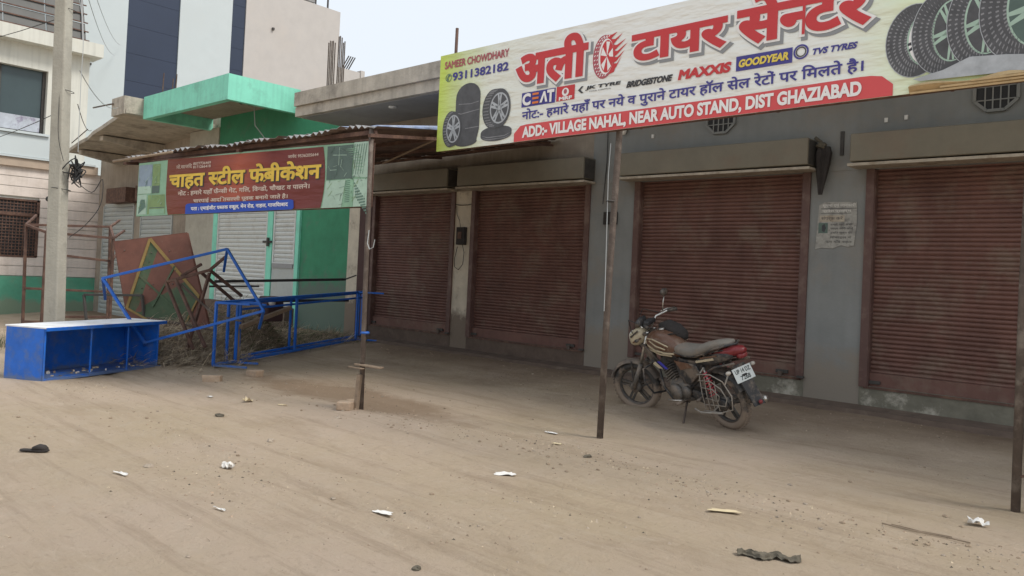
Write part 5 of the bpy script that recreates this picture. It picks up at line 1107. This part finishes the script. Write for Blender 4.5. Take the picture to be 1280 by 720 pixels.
bp('reflector', lambda b: b.blob((-.45, 0, .36), .02, 'red_plastic'))
for s in (-1, 1): bp('indicator', lambda b: (b.tube([(-.25, s*.06, .67), (-.26, s*.13, .66)], .008, 'black_plastic', 6), b.blob((-.265, s*.16, .66), .024, 'dusty_lens', sq=(1, 1.2, .8))))
# number plate on its bracket
np_ = bpy.data.objects.new('number_plate', None); C.objects.link(np_); np_.parent = bk
np_.matrix_local = Matrix.Translation((-.295, 0, .615)) @ Matrix.Rotation(R(-90), 4, 'Z') @ Matrix.Rotation(R(-22), 4, 'X')
b = MB(); b.box((-.118, -.003, -.07), (.118, .003, .07), 'plate_white'); bevel(b.build('plate', np_), .002)
def npm(u, v, l): return (u, -l-.003, v)
put_text('lettering', np_, 'UP 14 DZ', (-.095, .012, .095, .052), 'ink_dark', .002, npm, .018); put_text('lettering', np_, '7268', (-.055, -.055, .065, -.014), 'ink_dark', .002, npm, .018)
bp('plate_bracket', lambda b: b.bar((-.24, 0, .64), (-.31, 0, .60), .06, .012, 'black_plastic'))
bp('side_stand', lambda b: (b.tube([(.46, .12, .24), (.40, .27, .06), (.39, .30, .035)], .011, 'pipe_rust', 8), b.box((.36, .28, .025), (.43, .34, .035), 'pipe_rust')))
bp('footrest', lambda b: (b.tube([(.44, -.26, .27), (.44, .26, .27)], .010, 'pipe_rust', 6), b.tube([(.44, .17, .27), (.44, .27, .272)], .018, 'rubber', 8), b.tube([(.16, .12, .36), (.14, .25, .35)], .014, 'rubber', 8), b.tube([(.44, .15, .27), (.60, .17, .25), (.66, .2, .26)], .009, 'chrome', 6)))
bp('battery_box', lambda b: b.box((.14, -.11, .43), (.48, .11, .70), 'black_plastic'), bv=.01)
bp('crash_guard', lambda b: b.tube([(.92, .06, .60), (.90, .26, .58), (.86, .30, .45), (.82, .24, .32), (.80, .10, .30)], .011, 'black_plastic', 8))
# dark bag slung over the tank
bg_ = bpy.data.objects.new('bag', None); C.objects.link(bg_); tag(bg_, 'limp black bag draped over the far side of the motorcycle tank', 'bag'); bg_.matrix_world = bk.matrix_world @ Matrix.Translation((.18, -.02, .2)) @ Matrix.Scale(.76, 4)
def bagm(b):
    b.loft([(.50, -.12, .86, .03, .03), (.56, -.12, .90, .10, .08), (.70, -.13, .95, .13, .10), (.84, -.12, .98, .11, .09), (.95, -.11, 1.0, .07, .05), (1.0, -.1, 1.0, .02, .02)], 'cloth_dark', 18, 2.2)
b = MB(); bagm(b); b.v = [(v[0], v[1]+.02*noise.noise(Vector(v)*9), v[2]+.02*noise.noise(Vector(v)*8+Vector((4, 0, 0)))) for v in b.v]; b.build('cloth', bg_)
b = MB(); b.tube([(.55, -.05, .93), (.6, .06, .95), (.72, .12, .93), (.85, .05, 1.0)], .01, 'cloth_dark', 6); b.build('strap', bg_)
# ================================================================== HANGING BUNDLE ON THE WALL
t = thing('cloth_bundle', (-3.58, 9.2, 2.62), 'dark folded cloth bundle like a closed umbrella hanging between third and fourth shutter hoods', 'bundle')
b = MB()
secs = [(0, .03, .03), (.15, .05, .04), (.35, .085, .06), (.55, .11, .07), (.68, .12, .07), (.78, .09, .05)]
vs = []; fs = []; n = 14
for (z, rx, ry) in secs:
    for k in range(n):
        a = 2*pi*k/n; f = 1+(.22 if k % 2 else -.12); vs.append((-.02+rx*cos(a)*f+.04*(z/.8), ry*sin(a)*f, z))
for i in range(len(secs)-1):
    for k in range(n): fs.append((i*n+k, i*n+(k+1) % n, (i+1)*n+(k+1) % n, (i+1)*n+k))
fs.append(tuple(range(n))[::-1]); fs.append(tuple((len(secs)-1)*n+k for k in range(n)))
b.add(vs, fs, 'cloth_dark', False); b.build('folded_cloth', t); t.scale = (.68, .8, .72)
b = MB(); b.tube([(.02, 0, .76), (-.03, -.02, .86), (-.12, -.06, .93)], .03, 'rag', 7); b.blob((-.02, -.03, .80), .07, 'rag', 10, 7, .2, (1.3, .8, .7)); b.blob((.03, -.07, .76), .03, 'rag', 8, 5, .2, (1.3, .6, .7)); b.build('knot', t)
# ================================================================== THINGS LYING ON THE GROUND
def lay(o, x, y, rz=0, dz=.004): o.location = (x, y, gz(x, y)+dz); o.rotation_euler = (0, 0, rz)
def brick(x, y, rz, label, sz=(.22, .11, .075)):
    b = MB(); vs = []; b.box((-sz[0]/2, -sz[1]/2, -.01), (sz[0]/2, sz[1]/2, sz[2]), 'brick')
    b.v = [(v[0]+random.uniform(-.012, .012), v[1]+random.uniform(-.01, .01), v[2]+random.uniform(-.012, .006)) for v in b.v]
    o = bevel(b.build('brick'), .012, 2); lay(o, x, y, rz); tag(o, label, 'brick', 'bricks lying about in the dirt'); return o
brick(-9.27, 4.70, .9, 'pale brick lying alone in front of the upright blue frame feet')
brick(-6.72, 4.86, .6, 'small broken brick at the foot of the wooden stump, nearer one', (.16, .11, .09))
brick(-6.9, 5.12, 1.2, 'broken brick just behind the wooden stump', (.17, .11, .07))
brick(-9.55, 5.43, .3, 'rough earth-covered brick beside the end of the long blue frame', (.2, .14, .08))
def paper(x, y, rz, label, w_=.12, h_=.07, m='paper', crumple=.03, name='paper_scrap', cat='paper'):
    w_ *= .85; h_ *= .8
    b = MB(); n = 6; vs = []; rr = random.Random(int(x*100)); 
    for j in range(n+1):
        for i in range(n+1): vs.append(((i/n-.5)*w_*(1+.2*sin(j)), (j/n-.5)*h_, crumple*(.6 if crumple > .05 else .4)*abs(noise.noise(Vector((i*.38+x*9, j*.38, y*7))))*1.6+.002))
    o = (n+1)**2; vs += [(v[0], v[1], v[2]+.0015) for v in vs]
    fs = [(j*(n+1)+i, (j+1)*(n+1)+i, (j+1)*(n+1)+i+1, j*(n+1)+i+1) for j in range(n) for i in range(n)]; fs += [tuple(k+o for k in f[::-1]) for f in fs]
    b.add(vs, fs, m, False); ob = b.build(name); lay(ob, x, y, rz, .006); return tag(ob, label, cat)
paper(-4.0, 4.38, .9, 'white crumpled paper in the middle of the dirt forecourt', .17, .11)
paper(-3.82, 3.09, .2, 'narrow white paper strip nearest the camera left of centre', .16, .05)
paper(-4.8, 5.90, .2, 'small white scrap left of the foot of the bare iron pipe', .14, .06)
paper(-4.45, 5.55, .3, 'faint pale scrap in the debris before the bare iron pipe', .10, .05, 'paper_tan')
paper(-2.42, 4.8, .55, 'flat cream-coloured wrapper on the right half of the dirt', .22, .07, 'paper_tan', .015)
paper(-7.75, 4.35, .8, 'orange and white crumpled cup on the dirt below the blue counter', .11, .09, 'paper_tan', .09)
paper(-8.3, 4.2, .2, 'tiny white litter flake between the counter and the crumpled cup', .08, .05)
paper(-5.55, 2.2, .2, 'thin white flake beside the dark slipper', .16, .03)
paper(-5.4, 2.9, .5, 'small ball of white plastic film in the left foreground', .09, .08, 'paper', .09)
paper(-4.45, 2.35, .2, 'short bright white sliver in the lower left foreground', .11, .02)
paper(-1.2, 5.95, .5, 'pale stone-like crumpled wrapper at the foot of the right-hand pipe', .13, .10, 'paper', .08)
paper(-7.3, 4.5, .4, 'thin pale shred in front of the wooden stump', .12, .04, 'paper_tan')
t = tag(bpy.data.objects.new('slipper', None), 'dark worn slipper lying by itself in the left foreground dirt', 'slipper'); C.objects.link(t); lay(t, -6.6, 1.97, .75); t.scale = (.8, .8, .8)
b = MB(); b.loft([(-.12, 0, .012, .02, .01), (-.10, 0, .013, .035, .012), (-.02, 0, .013, .032, .012), (.08, 0, .014, .045, .013), (.13, 0, .016, .03, .012), (.145, 0, .018, .012, .008)], 'cloth_dark', 12); b.build('sole', t)
b = MB(); b.loft([(-.0, 0, .03, .034, .02), (.05, 0, .045, .044, .028), (.10, 0, .04, .040, .026), (.13, 0, .03, .022, .014)], 'cloth_dark', 12); b.build('upper', t)
t = tag(bpy.data.objects.new('rag', None), 'twisted dark rag lying in the right foreground dirt', 'rag'); C.objects.link(t); lay(t, -1.86, 4.24, .55)
b = MB(); n = 26; m_ = 8; vs = []
for j in range(m_+1):
    for i in range(n+1):
        u, v = i/n-.5, j/m_-.5; wd_ = .085*(1-1.2*abs(u)**1.5)+.03*noise.noise(Vector((i*.35, 3, 0)))
        vs.append((u*.34, v*wd_+.018*sin(i*.5)+.012*noise.noise(Vector((i*.3, j*.5, 2))), .004+.030*abs(noise.noise(Vector((i*.28, j*.9, 5))))+.012*(1-4*v*v)))
o = len(vs); vs += [(x, y, z-.003) for x, y, z in vs]
fs = [(j*(n+1)+i, j*(n+1)+i+1, (j+1)*(n+1)+i+1, (j+1)*(n+1)+i) for j in range(m_) for i in range(n)]; fs += [tuple(k+o for k in f[::-1]) for f in fs]
b.add(vs, fs, 'rag', False); b.build('cloth', t)
b = MB(); pts = [Vector((-1.62, 5.38, 0)), Vector((-1.45, 5.37, 0)), Vector((-1.28, 5.41, 0)), Vector((-1.12, 5.39, 0))]
pts = [Vector((p.x, p.y, gz(p.x, p.y)+.012)) for p in pts]; b.tube(pts, .005, 'straw_dark', 5); b.tube([p+Vector((.05, .03, 0)) for p in pts[:3]], .004, 'straw_dark', 4)
tag(b.build('twig'), 'long thin bent twig on the dirt near the right-hand pipe', 'twig')
rr = random.Random(21)
for k, (x, y, s_, lb) in enumerate(((-7.2, 3.75, .035, 'small dark clod on the open dirt right of the crumpled cup'), (-6.45, 4.6, .03, 'small dark stone between the stump and the blue frame feet'), (-3.0, 2.66, .022, 'flattened dark dung-like lump at the bottom edge of the photo'), (-3.95, 5.35, .03, 'small black stone in the debris right of the bare iron pipe'), (-5.7, 2.45, .03, 'brown clod just right of the slipper'), (-6.0, 3.6, .03, 'low grey stone in the left middle of the dirt'))):
    b = MB(); b.blob((0, 0, 0), s_, 'rag' if k in (0, 2, 3) else 'stone', 9, 6, .22, (1.4, 1, .6)); o = b.build('stone'); lay(o, x, y, rr.random()*3, s_*.2); tag(o, lb, 'stone')
# loose gravel, chaff and crumbs: denser in drifts
b = MB(); rr = random.Random(77)
for k in range(300):
    if k % 2: x, y = rr.uniform(-11, -.3), 0; y = 5.35+.06*x+rr.gauss(0, .16)
    else: x, y = rr.uniform(-11, 0), rr.uniform(1, 8.8)
    r_ = rr.uniform(.004, .016); b.blob((x, y, gz(x, y)+r_*.25), r_, rr.choice(['clod', 'clod', 'stone', 'clod']), 6, 4, .25, (1.3, 1, .6))
tag(b.build('clods'), 'small lumps of dry earth strewn over the dirt and along the swept ridge', 'clods', kind='stuff')
b = MB(); rr = random.Random(31); drifts = [(-4.2, 5.5, .5, .18, 240), (-3.4, 5.3, .8, .15, 220), (-2.6, 5.1, .6, .2, 200), (-1.2, 5.25, .35, .15, 120), (-6.0, 5.2, .6, .2, 200), (-8.2, 5.9, .9, .3, 260), (-6.0, 3.0, .8, .2, 200), (-5.0, 2.6, .5, .2, 140), (-3.2, 4.0, .4, .1, 60), (-5.3, 7.9, 1.2, .3, 160), (-8.5, 8.7, 2.2, .2, 220), (-2.2, 8.6, 1.4, .2, 120), (-3.6, 3.2, .5, .12, 80), (-9.3, 3.3, .6, .2, 120)]
items = [(rr.gauss(x, sx), rr.gauss(y, sy), 1) for (x, y, sx, sy, n) in drifts for _ in range(n)] + [(rr.uniform(-12, 0), rr.uniform(.8, 9), 0) for _ in range(2600)]
for (x, y, k) in items:
    s_ = rr.choice([.003, .004, .004, .005, .008]) * (1.2 if k else 1); z = gz(x, y); a = rr.random()*6; m = rr.choice(['stone', 'stone', 'brick', 'straw_dark', 'straw_dark', 'rag', 'straw'] if k else ['stone', 'stone', 'straw_dark', 'brick'])
    p = [(x+s_*1.3*cos(a), y+s_*1.3*sin(a), z), (x+s_*cos(a+2), y+s_*sin(a+2), z), (x+s_*1.5*cos(a+4.1), y+s_*1.5*sin(a+4.1), z), (x, y, z+s_*.9)]
    b.add(p, [(0, 1, 3), (1, 2, 3), (2, 0, 3)], m)
for (x, y, k) in rr.sample(items, 700):
    a = rr.random()*6; l_ = rr.uniform(.02, .07); z = gz(x, y)+.004; dx_, dy_ = cos(a)*l_, sin(a)*l_
    b.add([(x-.002*sin(a), y+.002*cos(a), z), (x+.002*sin(a), y-.002*cos(a), z), (x+dx_, y+dy_, z+.006)], [(0, 1, 2)], rr.choice(['straw', 'straw_dark']))
tag(b.build('gravel'), 'loose pebbles, crumbs and straw bits scattered over the dirt', 'gravel', kind='stuff')
